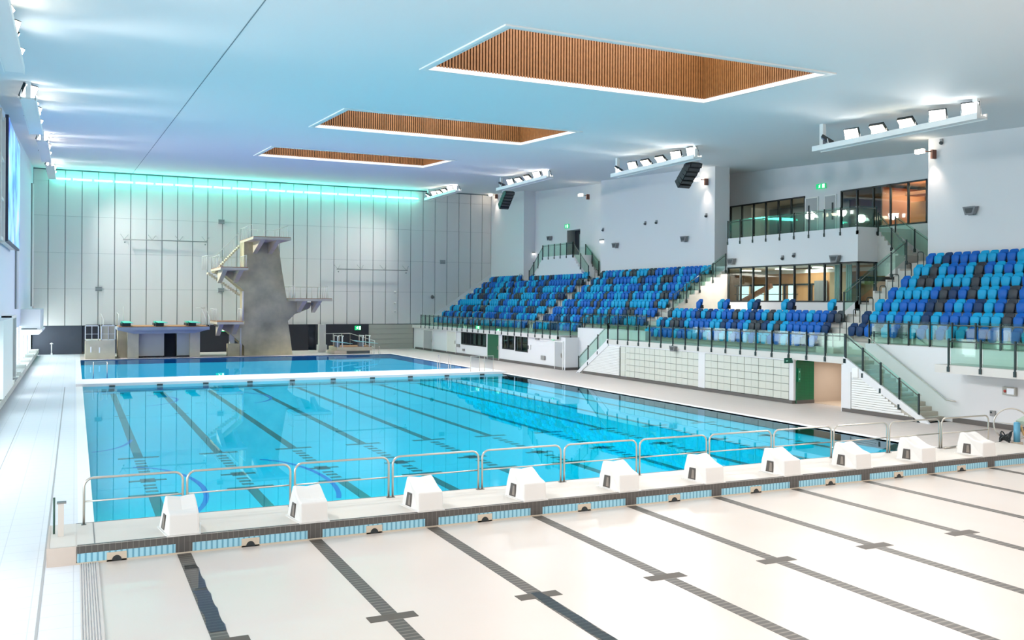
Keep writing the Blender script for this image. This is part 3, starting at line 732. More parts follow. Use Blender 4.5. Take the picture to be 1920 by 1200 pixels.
for blk, data, ys, text in (('near', BLK5, 32.95, 'nearest block right of the main stairs'), ('low', BLK4, 49.15, 'low block under the lower windows'), ('mid', BLK3, 65.0, 'big middle block')):
    for i in sorted(data):
        for k, c in enumerate(data[i]):
            y = ys - k * .4985 if blk != 'near' else ys - k * .5
            x, z = XS(i), ZT(i)
            dpt = x * math.sin(TH) + y * math.cos(TH); px = 960 + F_PX * (x * math.cos(TH) - y * math.sin(TH)) / dpt
            if px > 1945: continue
            if blk == 'mid' and k > 28: continue
            if blk == 'mid' and n_ind >= budget - 8 - 0 or (blk == 'mid' and (k < 15 or i == 0)):
                far_seat(c, x, y, z); continue
            if blk == 'mid':
                lab = '%s seat, %s row of the big middle block, %s from its near end' % (WORD[c], ORD[i], nth(29 - k if i else 15 - k))
            elif blk == 'low':
                lab = '%s seat, %s row of the low window block, %s from the left' % (WORD[c], ORD[i], nth(k + 1))
            else:
                lab = '%s seat, %s row of the nearest block, %s from the main stairs' % (WORD[c], ORD[i - 1], nth(k + 1))
            put_seat(c, x, y, z, lab, 'tip-up seats in the ' + text)
for (c, px_y, w) in (('B', 47.45, 'alone beside the sloping glass balustrade'), ('C', 45.3, 'left of the first pair against the plain wall'), ('B', 44.8, 'right of the first pair at the window corner'),
                     ('C', 42.55, 'left of the pair under the third lower pane'), ('N', 42.05, 'right of the pair under the fourth lower pane'), ('C', 39.7, 'left of the last pair under the lower windows'), ('N', 39.2, 'right of the last pair under the lower windows'), ('C', 36.2, 'alone behind the glass of the main stairs')):
    put_seat(c, XS(3) + .1, px_y, ZT(3), '%s accessible-row seat, %s' % (WORD[c], w), 'seats standing on the flat row behind the low block')
for i in range(8):                                       # first and second far blocks
    for k in range(15): far_seat(rnd(), XS(i), 87.35 - k * .5, ZT(i))
    n0, n1 = (78.0, 67.2) if i == 7 else (79.4, 66.5)
    for k in range(int((n0 - n1) / .5) + 1): far_seat(rnd(), XS(i), n0 - .05 - k * .5, ZT(i))
o = solo(far, 'distant_seats', [SEATC[c] for c in 'CBNK'], 'mass of mixed blue, cyan and charcoal seats in the far half of the stands', 'seats', (36, 72, 4), kind='stuff')

# ================================================================= BULKHEADS AND POOL FITTINGS
t = thing('bulkhead', 'white movable bulkhead with charcoal and pale blue tiled face carrying the starting blocks', 'bulkhead', (13, YB0 + .9, 0))
b = MB(); b.box(-.42, 27.4, YB0 + .03, YB1, .0, .315); b.box(.04, 27.4, YB0 + .02, YB1, .31, .33)
b.box(-.42, .04, YB0 + .02, YB1, .31, .335); obj(b, 'deck_body', mat('bulkhead_deck', (220, 211, 202), .55, noise=.04, nscale=1.2), t)
b = MB(); b.box(.06, 27.3, YB0 - .005, YB0 + .03, .195, .325, 0); b.box(.06, 27.3, YB0 + .03, YB0 + .09, .325, .336, 0)
for x in LX: b.box(x - .15, x + .15, YB0 - .008, YB0 + .03, 0.0, .2, 0)
obj(b, 'charcoal_tile_band', CHARC, t)
b = MB(); b.box(.06, 27.3, YB0, YB0 + .03, .03, .195); obj(b, 'blue_tile_face', RIB, t)
b = MB(); b.box(.04, 27.3, YB0 - .02, YB0 + .03, 0, .03); obj(b, 'base_rail', BEIGE, t)
for i in range(10):
    xc = [.72][0] if i == 0 else LX[i - 1] + 1.23
    q = MB(); q.box(xc - .17, xc + .17, YB0 - .02, YB0 + .01, 0.0, .165); f_ = obj(q, 'inlet_plate', BEIGE, t)
    q = MB(); q.prism([(xc + .085 * math.cos(a), .01 + .1 * math.sin(a)) for a in [math.pi * k / 10 for k in range(11)]], 'Y', YB0 - .026, YB0 - .018); obj(q, 'inlet_opening', BLACKM, f_)
b = MB(); b.box(-.44, -.40, YB0, YB1, .0, .34, 0); b.box(-.42, .04, YB0 - .01, YB0 + .03, 0, .335, 0); obj(b, 'end_cap', mat('end_cap', (200, 184, 172), .45), t)
b = MB(); b.box(.34, .36, YB0 + .05, YB1, .33, .334); b.box(-.4, 27.3, YB1 - .02, YB1 + .01, .26, .334); obj(b, 'deck_joint', mat('joint_grey', (130, 128, 126), .7), t)
for x, lb, hh in ((-.34, 'thin dark pole on the left end of the near bulkhead', .7), (-.22, 'short square steel post on the left end of the near bulkhead', .62)):
    b = MB()
    if hh > .65: b.tube([(x, 19.6, .33), (x, 19.6, .33 + hh)], .02, 8)
    else: b.box(x - .05, x + .05, 19.35, 19.45, .33, .33 + hh, 0); b.box(x - .07, x + .09, 19.33, 19.47, .33 + hh, .36 + hh, 1)
    solo(b, 'post', [mat('dark_pole', (60, 90, 80), .5)] if hh > .65 else [mat('post_steel', (205, 196, 188), .4), STEELD], lb, 'post', (x, 19.5, .33))
b = MB(); b.box(.05, PX1 + .3, YC0 + .04, YC1 - .04, -.3, .13, 0)
t = thing('bulkhead', 'far white bulkhead walkway between the lane pool and the diving pool', 'bulkhead', (13, 57.8, 0))
obj(b, 'deck_body', mat('far_bulkhead_white', (244, 238, 236), .55), t)
for k in range(10):
    q = MB(); q.box(LX[k] - .15, LX[k] + .15, YC0 - .02, YC0 + .04, -.3, .02); obj(q, 'lane_target', CHARC, t)
for k in range(9):
    q = MB(); q.box(LX[k] + .6, LX[k] + 1.9, 58.2, 58.35, .13, .137); obj(q, 'deck_slot', mat('pale_slot', (222, 200, 196), .6), t)

# starting blocks
def block_proto():
    t = thing('starting_block', 'b', 'starting block', (0, 0, 0))
    prof = [(0, 0), (.82, 0), (.84, .3), (.80, .62), (.70, .645), (.58, .60), (.45, .53), (.30, .46), (.12, .425), (.02, .40)]
    n = len(prof); v = []
    def hw(y, z): return (.275 + .11 * y / .82) * (1 - z / .62) + .27 * z / .62
    for s in (-1, -.55, 0, .55, 1):
        for (y, z) in prof:
            dz = -.035 * (1 - abs(s)) if z > .44 else 0
            v.append((s * hw(y, z) * (1.0 if True else 1), y, z + dz))
    f = [tuple(range(n))[::-1], tuple(range(4 * n, 5 * n))]
    for L in range(4):
        f += [(L * n + i, L * n + (i + 1) % n, (L + 1) * n + (i + 1) % n, (L + 1) * n + i) for i in range(n)]
    b = MB(); b.add(v, [tuple(q) for q in f], 0, False)
    obj(b, 'body', WHITE, t, bevel=.025)
    b = MB(); b.prism([(-.3, -.03), (.3, -.03), (.41, .86), (-.41, .86)], 'Z', 0, .02); obj(b, 'base_flange', WHITE, t, bevel=.008)
    for s in (-1, 1):
        b = MB()
        for pts, o, mi in (([(.38, .04), (.64, .04), (.63, .32), (.42, .32)], .004, 0), ([(.42, .07), (.52, .07), (.52, .28), (.45, .28)], .008, 1)):
            v = [(s * (hw(y, z) + q), y, z) for q in (-.02, o) for y, z in pts]
            b.add(v, [(0, 1, 2, 3), (7, 6, 5, 4), (0, 4, 5, 1), (1, 5, 6, 2), (2, 6, 7, 3), (3, 7, 4, 0)], mi)
        obj(b, 'side_recess', [mat('recess_shade', (74, 66, 60), .5), mat('recess_lit_part', (130, 118, 108), .4)], t)  # hole not cut; its shade and brighter part are these plates' colours
    return t
bl0 = None
for i, x in enumerate(LX):
    lab = 'white moulded starting block, %s from the left on the near bulkhead' % ORD[i]
    if bl0 is None: bl0 = block_proto(); bl0.location = (x, 18.52, .33); bl0['label'] = lab; bl0['group'] = 'starting blocks on the near bulkhead'
    else: dup(bl0, (x, 18.52, .33), lab, 'starting blocks on the near bulkhead')
# hoop handrails behind the blocks
def rail_proto(L=2.13):
    t = thing('hoop_handrail', 'r', 'handrail', (0, 0, 0)); b = MB(); H, r = .92, .17
    P = [(0, 0, 0), (0, 0, H - r)] + [(r - r * math.cos(a), 0, H - r + r * math.sin(a)) for a in [math.pi / 2 * k / 6 for k in range(1, 7)]]
    P += [(L - r + r * math.sin(a), 0, H - r + r * math.cos(a)) for a in [math.pi / 2 * k / 6 for k in range(0, 7)]] + [(L, 0, 0)]
    b.tube(P, .0245, 10); obj(b, 'frame', STEEL, t)
    b = MB(); b.tube([(0, 0, .46), (L, 0, .46)], .017, 8); obj(b, 'mid_rail', STEEL, t)
    b = MB(); b.box(-.045, .045, -.045, .045, 0, .012); b.box(L - .045, L + .045, -.045, .045, 0, .012); obj(b, 'foot_plate', STEELD, t)
    return t
rp = None
for i in range(12):
    x = -.10 + 2.228 * i
    lab = 'stainless hoop handrail, %s from the left behind the starting blocks' % ORD[i]
    if i == 0:
        q = rail_proto(1.86); q.location = (.18, 20.2, .33); q['label'] = lab; q['group'] = 'hoop handrails behind the starting blocks'; continue
    if rp is None: rp = rail_proto(); rp.location = (x, 20.2, .33); rp['label'] = lab; rp['group'] = 'hoop handrails behind the starting blocks'
    else: dup(rp, (x, 20.2, .33), lab, 'hoop handrails behind the starting blocks')
# ladders
def ladder(label, x, y, dx, dy, h=.9, w=.6, z0=0.0):
    t = thing('pool_ladder', label, 'ladder', (x, y, z0))
    for s in (0, 1):
        X, Y = x + dx * w * s, y + dy * w * s
        nx, ny = -dy, dx
        b = MB(); b.tube([(X, Y, z0), (X, Y, z0 + h - .15), (X + nx * .05, Y + ny * .05, z0 + h - .04), (X + nx * .15, Y + ny * .15, z0 + h), (X + nx * .3, Y + ny * .3, z0 + h - .05), (X + nx * .42, Y + ny * .42, z0 + h - .3), (X + nx * .45, Y + ny * .45, -.5)], .022, 8)
        obj(b, 'grab_rail', STEEL, t)
    b = MB(); nx, ny = -dy, dx
    for k in range(2): b.box(min(x, x + dx * w) + nx * .45 - .02, max(x, x + dx * w) + nx * .45 + .02, min(y, y + dy * w) + ny * .45 - .02, max(y, y + dy * w) + ny * .45 + .02, -.25 - k * .25, -.22 - k * .25)
    obj(b, 'tread', STEELD, t)
    return t
ladder('pair of white pool ladder rails at the left end of the far bulkhead', 1.0, 59.9, 1, 0, .95, .75, .13)
ladder('steel ladder rails at the far edge of the diving pool by the shutter', 24.9, 80.7, -1, 0, .7, .62)
ladder('tall steel ladder rails on the far bulkhead near its right end', 22.5, 58.9, 1, 0, 1.0, .8, .13)
for k, (x, w) in enumerate(((23.9, 'left'), (24.9, 'right'))):
    b = MB(); b.tube([(x, 56.8, .13), (x, 56.8, 1.15), (x + .65, 56.8, 1.15), (x + .65, 56.8, .13)], .025, 8)
    t = solo(b, 'clear_barrier', STEEL, '%s clear barrier panel in a steel frame on the far bulkhead' % w, 'barrier', (x, 56.8, .13))
    b = MB(); b.box(x + .04, x + .61, 56.79, 56.81, .2, 1.1); obj(b, 'clear_panel', glass_mat('clear_panel_' + w, (.9, .93, .96), .1), t)
b = MB(); b.box(-1.87, -1.73, 88.6, 88.75, 0, .15, 0); b.tube([(-1.8, 88.68, .1), (-1.8, 88.68, .95)], .04, 8); b.dome((-1.8, 88.68, .93), .14, .12, m=0)
solo(b, 'bollard_light', WHITEM, 'small white bollard lamp in front of the dark recess at far left', 'bollard lamp', (-1.8, 88.7, 0))

# ================================================================= DIVING TOWER
t = thing('diving_tower', 'raw concrete diving tower with four timber-decked platforms', 'diving tower', (15.3, 82.5, 0))
b = MB()
body = [(13.25, 0), (17.4, 0), (17.2, 1.6), (16.99, 3.0), (17.6, 3.6), (18.9, 4.1), (19.1, 4.62), (16.9, 4.8), (16.45, 7.4), (16.1, 9.85), (13.2, 9.85),
        (13.2, 7.42), (10.9, 7.35), (10.75, 7.18), (11.74, 6.9), (13.2, 5.65), (13.25, 2.75), (11.0, 2.72), (11.0, 2.6), (11.9, 2.1), (13.25, .85)]
b.prism(body, 'Y', 82.0, 84.2)
obj(b, 'concrete_body', CONC, t)
def platform(x0, x1, y0, y1, z, label, rib=True):
    b = MB(); b.box(x0, x1, y0, y1, z - .22, z - .03); s = obj(b, 'platform', CONC2, t); s['label'] = label
    b = MB(); b.box(x0 + .03, x1 - .03, y0 + .02, y1, z - .03, z + .02); obj(b, 'timber_deck', DECKT, s)
    if rib:
        xm = (x0 + x1) / 2
        for dx in (-.65, .65):
            b = MB(); b.prism([(y0 + .5, z - .22), (82.2, z - 1.25), (82.2, z - .22)][::-1], 'X', xm + dx - .18, xm + dx + .18); obj(b, 'bracket', CONC2, s)
    return s
p10 = platform(13.2, 16.3, 77.5, 84.4, 10.06, 'ten metre platform')
p75 = platform(10.75, 12.95, 78.3, 84.4, 7.52, 'platform on the left arm')
p5 = platform(17.0, 20.2, 79.0, 84.2, 4.98, 'platform on the right arm')
p3 = platform(10.65, 12.8, 79.5, 84.2, 3.0, 'low platform on the left')
def fence_rail(P, par, h=1.05, n=6, name='railing', r=.028, mid=False):
    b = MB(); P = [Vector(p) for p in P]
    b.tube([p + Vector((0, 0, h)) for p in P], r, 6)
    if mid: b.tube([p + Vector((0, 0, h * .5)) for p in P], r * .8, 6)
    for a, c in zip(P[:-1], P[1:]):
        for k in range(n + 1):
            q = a + (c - a) * k / n; b.tube([q, q + Vector((0, 0, h))], r * .8, 5)
    o = obj(b, name, mat('pale_rail', (214, 214, 206), .4), par)
    b = MB()
    for a, c in zip(P[:-1], P[1:]): b.quad(a + Vector((0, 0, .1)), c + Vector((0, 0, .1)), c + Vector((0, 0, h - .1)), a + Vector((0, 0, h - .1)))
    return o
fence_rail([(13.25, 78.4, 10.06), (13.25, 84.3, 10.06), (16.25, 84.3, 10.06), (16.25, 78.4, 10.06)], p10)
fence_rail([(12.85, 84.3, 7.5), (10.8, 84.3, 7.5), (10.8, 79.2, 7.5)], p75)
fence_rail([(10.3, 82.6, 7.4), (10.0, 84.2, 7.4)], p75, h=1.2)
fence_rail([(12.9, 78.9, 7.5), (12.9, 81.8, 7.5)], p75, n=4)
fence_rail([(17.05, 84.1, 4.98), (20.1, 84.1, 4.98), (20.1, 80.2, 4.98)], p5)
fence_rail([(17.05, 79.6, 4.98), (17.05, 81.8, 4.98)], p5, n=3, r=.045)
fence_rail([(12.75, 80.0, 3.0), (12.75, 81.9, 3.0)], p3, n=3, r=.04)
fence_rail([(10.7, 80.2, 3.0), (10.7, 84, 3.0)], p3, n=4)
b = MB()                                                      # stair flights between the levels, seen edge-on
for (x0, z0, x1, z1, y) in ((11.2, 7.5, 13.3, 9.8, 84.3), (13.3, 5.3, 10.5, 7.3, 84.2)):
    n = 14
    for k in range(n):
        xa, xb = x0 + (x1 - x0) * k / n, x0 + (x1 - x0) * (k + 1) / n; zz = z0 + (z1 - z0) * (k + .5) / n
        b.box(xa, xb, y, y + 1.0, zz - .16, zz)
obj(b, 'stair_flight', CONC2, t)
fence_rail([(11.0, 84.2, 7.5), (13.1, 84.2, 9.7)], t, n=5)
b = MB(); b.box(12.1, 12.5, 82.4, 82.9, 0, 2.2, 0); b.box(11.85, 12.85, 81.9, 82.6, 0, 1.05, 1); obj(b, 'column', [mat('column_white', (206, 204, 200), .7), CONC], t)
b = MB(); b.tube([(12.95, 82.1, 0), (12.95, 82.1, 2.4)], .12, 8); obj(b, 'pipe', mat('column_white', (206, 204, 200), .7), t)
b = MB(); b.tube([(13.12, 81.95, 3.0), (13.12, 81.95, 5.6)], .09, 8); obj(b, 'pipe', mat('column_white', (206, 204, 200), .7), t)

# springboard stage on the left
t = thing('springboard_stage', 'low concrete stage with timber deck carrying three springboards', 'diving stage', (6.6, 82.5, 0))
b = MB(); b.box(3.1, 10.2, 80.6, 85.0, 2.32, 2.56, 0)
b.prism([(3.1, 2.32), (4.3, 2.02), (9.1, 2.02), (10.2, 2.32)], 'Y', 81.2, 85.0, 0); obj(b, 'slab', mat('blue_grey_concrete', (176, 184, 190), .8, noise=.1, nscale=1), t)
b = MB(); b.box(3.2, 10.1, 80.62, 85.0, 2.56, 2.63); obj(b, 'timber_deck', DECKT, t)
b = MB(); b.box(3.9, 4.75, 81.6, 84.6, 0, 2.1); b.box(8.75, 9.55, 81.6, 84.6, 0, 2.1); b.box(3.2, 3.9, 82.6, 84.6, 0, 2.3); b.box(4.75, 8.75, 84.4, 84.6, 0, 2.1); obj(b, 'pier', CONC2, t)
b = MB(); b.box(4.75, 6.75, 82.1, 82.2, .12, 2.05); obj(b, 'panel', mat('panel_pale', (190, 188, 184), .7), t)
b = MB(); b.box(7.75, 8.75, 82.1, 82.2, .12, 2.05); obj(b, 'panel', mat('panel_paler', (186, 190, 190), .7), t)
b = MB(); b.box(6.75, 7.75, 83.0, 83.1, 0, 2.05); obj(b, 'doorway', DARKER, t)
b = MB(); b.tube([(3.2, 80.9, 2.6), (3.2, 80.9, 3.6), (3.2, 84.5, 3.7), (3.2, 84.5, 2.6)], .03, 6); b.tube([(3.7, 84.6, 2.6), (3.7, 84.6, 4.2)], .03, 6)
obj(b, 'railing', mat('pale_rail', (214, 214, 206), .4), t)
b = MB()
for x in (9.9, 10.25): b.tube([(x, 81.0, 2.6), (x, 81.0, 3.3), (x, 84.0, 4.2), (x, 84.0, 2.6)], .03, 6)
b.tube([(10.25, 84, 4.1), (9.5, 84.0, 4.1)], .03, 6); obj(b, 'railing', mat('pale_rail', (214, 214, 206), .4), t)
for x, w in ((3.75, 'left'), (6.3, 'middle'), (8.85, 'right')):
    s = thing('springboard', '%s springboard with aqua board on the low concrete stage' % w, 'springboard', (x, 82, 2.63), 'springboards on the low concrete stage')
    b = MB(); b.box(x - .3, x + .3, 80.9, 84.6, 2.63, 2.84); b.box(x - .38, x + .38, 81.6, 82.0, 2.63, 2.9); obj(b, 'stand', BLACKM, s)
    b = MB(); b.box(x - .25, x + .42, 78.6, 84.8, 2.93, 2.975); b.box(x - .36, x - .26, 81.2, 82.5, 2.85, 3.0); obj(b, 'board', AQUA, s)
# low concrete plinth at far left
t = thing('concrete_plinth', 'low concrete plinth with two white-framed mesh gates at far left', 'plinth', (1.85, 82, 0))
b = MB(); b.box(.75, 2.95, 81.2, 84.5, 0, 1.5); obj(b, 'plinth_body', CONC2, t)
b = MB(); b.box(.85, 2.95, 88.0, 88.2, 1.3, 2.6); obj(b, 'backing', DARKER, t)
for x0, x1, m in ((.72, 1.75, None), (1.9, 2.98, mat('beige_panel', (186, 176, 154), .7))):
    b = MB()
    for xx in (x0, x1 - .07): b.box(xx, xx + .07, 81.3, 81.36, 1.5, 2.72)
    b.box(x0, x1, 81.3, 81.36, 2.64, 2.72); b.box(x0, x1, 81.3, 81.36, 1.5, 1.58); b.box((x0 + x1) / 2 - .02, (x0 + x1) / 2 + .02, 81.3, 81.36, 1.5, 2.7); b.box(x0, x1, 81.31, 81.34, 2.0, 2.03)
    g = obj(b, 'gate', WHITEM, t)
    if m: b = MB(); b.box(x0 + .07, x1 - .07, 81.37, 81.4, 1.58, 2.64); obj(b, 'infill', m, g)
b = MB()
for x, z0 in ((1.12, .55), (1.75, .5)): b.box(x, x + .09, 81.16, 81.2, z0, z0 + .45)
obj(b, 'step_hold', mat('white_inset', (255, 255, 255), .3), t)
b = MB(); b.tube([(1.95, 84.3, 1.5), (1.95, 84.3, 3.6), (2.1, 82, 3.2), (2.1, 82, 1.5)], .03, 6); obj(b, 'railing', mat('pale_rail', (214, 214, 206), .4), t)
# low springboards on the right of the tower
t = thing('low_diving_stage', 'low dry-land diving stage with steel rails right of the tower', 'diving stage', (23, 82.5, 0))
b = MB(); b.box(21.3, 24.6, 81.6, 84.6, .28, .62, 0); b.box(21.0, 22.1, 81.3, 84, 0, .3, 1); b.box(22.1, 24.4, 81.8, 84, 0, .28, 2); obj(b, 'base', [CONC2, BEIGE, SEAM], t)
b = MB(); b.box(21.4, 24.5, 81.6, 84.5, .62, .66); obj(b, 'timber_deck', DECKT, t)
fence_rail([(20.9, 84.5, .6), (23.3, 84.5, .6)], t, n=3, h=1.15); fence_rail([(23.3, 84.5, .6), (24.8, 81.6, .0)], t, n=2, h=1.15, mid=True)
for x in (21.35, 21.8, 23.7, 24.3):
    b = MB(); b.tube([(x, 81.6, .6), (x, 81.6, 1.55), (x + .1, 81.7, 1.62), (x + .1, 83.2, 1.62), (x + .1, 83.2, .6)], .045, 6); obj(b, 'grab_rail', WHITEM, t)
for x0, x1, w in ((20.85, 22.7, 'left'), (23.0, 25.1, 'right')):
    b = MB(); b.prism([(x0, 1.13), (x1, .90), (x1, .94), (x0, 1.22)], 'Y', 81.5, 82.1)
    s = thing('springboard', '%s low pale aqua springboard beside the shutter' % w, 'springboard', ((x0 + x1) / 2, 81.8, .66), 'low springboards right of the tower')
    obj(b, 'board', AQUAL, s); b = MB(); b.box(x0 + .3, x0 + .7, 81.6, 82.0, .66, 1.1); obj(b, 'stand', STEELD, s)
b = MB(); b.box(20.5, 21.1, 84.9, 85.5, .0, 2.6); b.box(20.4, 21.2, 84.8, 85.6, .2, .7)
struct(b, 'trim_6', mat('column_white', (206, 204, 200), .7))

# ================================================================= FAR WALL FITTINGS
for nm, x0, x1, z in (('upper left', 3.82, 10.95, 10.15), ('lower right', 23.1, 30.35, 7.9)):
    b = MB(); b.tube([(x0, 88.7, z), (x1, 88.7, z)], .05, 6)
    for k in range(4):
        x = x0 + .1 + (x1 - x0 - .2) * k / 3
        b.tube([(x, 88.7, z), (x + .35, 89.2, z + .45)], .018, 5); b.tube([(x, 88.7, z), (x - .3, 89.2, z + .5)], .014, 5); b.tube([(x, 88.7, z), (x, 89.2, z)], .02, 5)
    for x in (x0 + .15, x1 - .15): b.dome((x, 88.7, z - .25), .07, .1, (0, -1, 0), 8)
    solo(b, 'hanging_bar', mat('bar_grey', (140, 144, 142), .5), 'thin horizontal steel bar on brackets, %s on the far wall' % nm, 'bar', (x0, 88.7, z))
for k, (x, z, w) in enumerate(((1.87, 5.72, 'low at the left of the far wall'), (12.27, 12.1, 'above the left platform of the tower'), (12.27, 5.74, 'between the two left platforms'), (34.3, 8.87, 'right above the first far seats'))):
    b = MB(); b.box(x - .28, x + .28, 89.05, 89.2, z - .2, z + .2, 0)
    for j in range(3): b.box(x - .24, x + .24, 89.03, 89.05, z - .15 + j * .12, z - .1 + j * .12, 1)
    solo(b, 'wall_grille', [mat('grille_grey', (172, 176, 176), .5), SEAM], 'small grey wall grille ' + w, 'grille', (x, 89.1, z), 'small grey grilles on the far wall')
for k in range(20):
    x0 = -1.95 + k * 1.68; b = MB(); b.tube([(x0 + .06, 88.95, 15.25), (x0 + 1.56, 88.95, 15.25)], .085, 8); 
    o = solo(b, 'light_tube', LED, 'glowing aqua light tube high on the far wall, %s from the left' % nth(k + 1), 'light', (x0, 88.95, 15.25), 'aqua light tubes along the far wall')
for x, z in ((29.2, 5.7), (33.2, 5.25), (29.2, 3.8), (29.2, 4.6)):
    b = MB(); b.dome((x, 89.15, z), .12 if z != 5.25 else .2, .18, (0, -1, 0), 10); b.box(x - .05, x + .05, 89.1, 89.2, z - .15, z + .02)
    solo(b, 'wall_speaker', mat('speaker_grey', (96, 100, 102), .5) if z == 5.25 else PANEL, {5.7: 'small pale sensor on a far wall joint, the upper one above the shutter', 5.25: 'dark round speaker on the far wall beside the seats', 3.8: 'lowest small pale sensor above the shutter', 4.6: 'middle small pale sensor above the shutter'}[z], 'sensor', (x, 89.1, z))

# exit signs
def exit_sign(label, c, ax, w, h, both=True, col=None):
    """c: centre; ax: unit vector along the sign's width; the sign stands upright"""
    t = thing('exit_sign', label, 'exit sign', c); c = Vector(c); ax = Vector(ax); nn = Vector((ax.y, -ax.x, 0)); upv = Vector((0, 0, 1))
    b = MB(); b.obox(c, ax * w / 2, nn * .03, upv * h / 2); obj(b, 'sign_panel', LIGHTG, t)
    b = MB(); s = h
    for q in (1,):
        o = c + nn * .034 * q - ax * w * .12
        def blk(u0, u1, v0, v1): b.obox(o + ax * (u0 + u1) / 2 * s + upv * (v0 + v1) / 2 * s, ax * abs(u1 - u0) / 2 * s, nn * .004, upv * abs(v1 - v0) / 2 * s)
        b.prism
        for k in range(1): blk(.10, .24, .22, .36)
        b.obox(o + upv * .08 * s + ax * .06 * s, ax * .07 * s + upv * .03 * s, nn * .004, upv * .17 * s)
        b.obox(o - upv * .2 * s - ax * .06 * s, ax * .16 * s + upv * .1 * s, nn * .004, upv * .05 * s)
        b.obox(o - upv * .2 * s + ax * .16 * s, ax * .07 * s - upv * .12 * s, nn * .004, upv * .06 * s)
        b.obox(o + upv * .06 * s, ax * .24 * s - upv * .06 * s, nn * .004, upv * .04 * s)
        b.obox(c + nn * .034 + ax * w * .33, ax * w * .12, nn * .004, upv * h * .38)
    obj(b, 'running_figure', SIGNW, t)
    return t
exit_sign('green exit sign under the low left platform of the tower', (12.2, 88.85, 2.09), (1, 0, 0), .75, .42)
exit_sign('green exit sign above the low springboards near the shutter', (25.27, 88.85, 2.13), (1, 0, 0), .62, .42)
exit_sign('green exit sign above the green door', (31.1, 68.2, 2.45), (0, -1, 0), .6, .3)
exit_sign('small green exit sign on the far glass balustrade', (30.98, 72.1, 2.6), (0, -1, 0), .8, .28)
exit_sign('small vertical green exit sign above the silver door', (31.12, 58.75, 2.2), (0, -1, 0), .3, .3)
exit_sign('green exit sign above the dark upper door', (40.95, 74.7, 11.8), (0, -1, 0), .7, .36)
exit_sign('pale exit sign between the upper windows', (43.9, 45.7, 12.45), (0, -1, 0), .8, .32)
exit_sign('green exit sign behind the glass of the main stairs', (42.4, 36.9, 6.2), (0, -1, 0), 1.1, .5)

# upper wall fittings
for (x, y, z, w) in ((41.0, 78.0, 10.9, 'left of the high landing'), (39.75, 64.1, 9.45, 'right of the high landing'), (39.75, 54.7, 9.42, 'above the near end of the middle block'), (39.75, 49.4, 7.6, 'at the left end of the white balcony front'), (39.75, 40.1, 7.42, 'at the right end of the white balcony front'), (39.75, 31.2, 9.42, 'on the nearest upper wall'), (31.02, 43.6, 2.2, 'at the white post between the locker banks')):
    t = thing('wall_speaker', 'grey wedge loudspeaker ' + w, 'loudspeaker', (x, y, z), 'grey wedge loudspeakers on the stand walls'); s = .75 if x < 32 else 1
    b = MB(); b.prism([(y - .32 * s, z + .15 * s), (y - .2 * s, z - .2 * s), (y + .2 * s, z - .2 * s), (y + .32 * s, z + .15 * s)], 'X', x - .25, x); obj(b, 'cabinet', mat('speaker_body', (132, 132, 134), .6), t, bevel=.03)
    b = MB(); b.prism([(y - .24 * s, z + .1 * s), (y - .15 * s, z - .14 * s), (y + .15 * s, z - .14 * s), (y + .24 * s, z + .1 * s)], 'X', x - .27, x - .25); obj(b, 'speaker_grille', mat('speaker_grille', (84, 86, 88), .7), t)
for (x, y, z, w) in ((39.75, 59.9, 10.87, 'left of the upper pair'), (39.75, 58.4, 10.84, 'right of the upper pair'), (39.75, 66.2, 10.8, 'above the emergency lamp'), (39.75, 52.3, 10.85, 'beside the tall pilaster'), (39.75, 44.6, 7.58, 'dark camera on the white balcony front'), (39.75, 43.6, 7.7, 'grey box on the white balcony front'), (39.75, 33.0, 13.0, 'dark sensor high by the near wall corner')):
    b = MB(); b.dome((x, y, z), .1, .16, (-1, 0, 0), 10, 0); b.box(x - .06, x + .04, y - .07, y + .07, z, z + .2, 1)
    solo(b, 'camera_dome', [mat('cam_dark', (70, 74, 78), .4), mat('cam_grey', (150, 152, 154), .5)], 'small wall camera or sensor, ' + w, 'camera', (x, y, z), 'small cameras on the upper walls')
for (x, y, z, w) in ((40.9, 81.3, 9.6, 'at the far pilaster'), (39.82, 66.4, 9.95, 'right of the high landing'), (42.0, 54.9, 9.9, 'beside the upper balcony')):
    b = MB(); b.box(x - .16, x, y - .28, y + .28, z, z + .12, 1); b.box(x - .14, x, y - .24, y + .24, z - .16, z, 0)
    solo(b, 'emergency_light', [mat('emergency_lens', (255, 255, 250), .3, emit=1.5), mat('cam_grey', (150, 152, 154), .5)], 'small white emergency light ' + w, 'light', (x, y, z))
for (y, z, w) in ((87.6, 15.9, 'nearest the far wall'), (68.6, 13.95, 'above the high landing'), (52.2, 13.35, 'at the tall pilaster'), (33.4, 12.6, 'high on the near wall corner')):
    t = thing('wall_spotlight', 'warm glowing wall spotlight ' + w, 'spotlight', (39.7, y, z), 'warm wall spotlights on the upper wall')
    b = MB(); b.box(39.5, 39.8, y - .06, y + .06, z - .35, z + .1, 0); b.tube([(39.5, y, z), (39.25, y + .35, z + .05)], .03, 6); obj(b, 'arm', mat('copper_arm', (120, 78, 66), .5), t)
    b = MB(); b.obox((39.2, y + .45, z + .05), (.12, 0, 0), (0, .22, 0), (0, 0, .1)); obj(b, 'lamp', LAMPW, t)
    spot_light('wall_wash', (39.35, y + .1, z - .15), (39.72, y - .1, z - 4), 150, (1.0, .82, .7), 70, .1, 1.0)

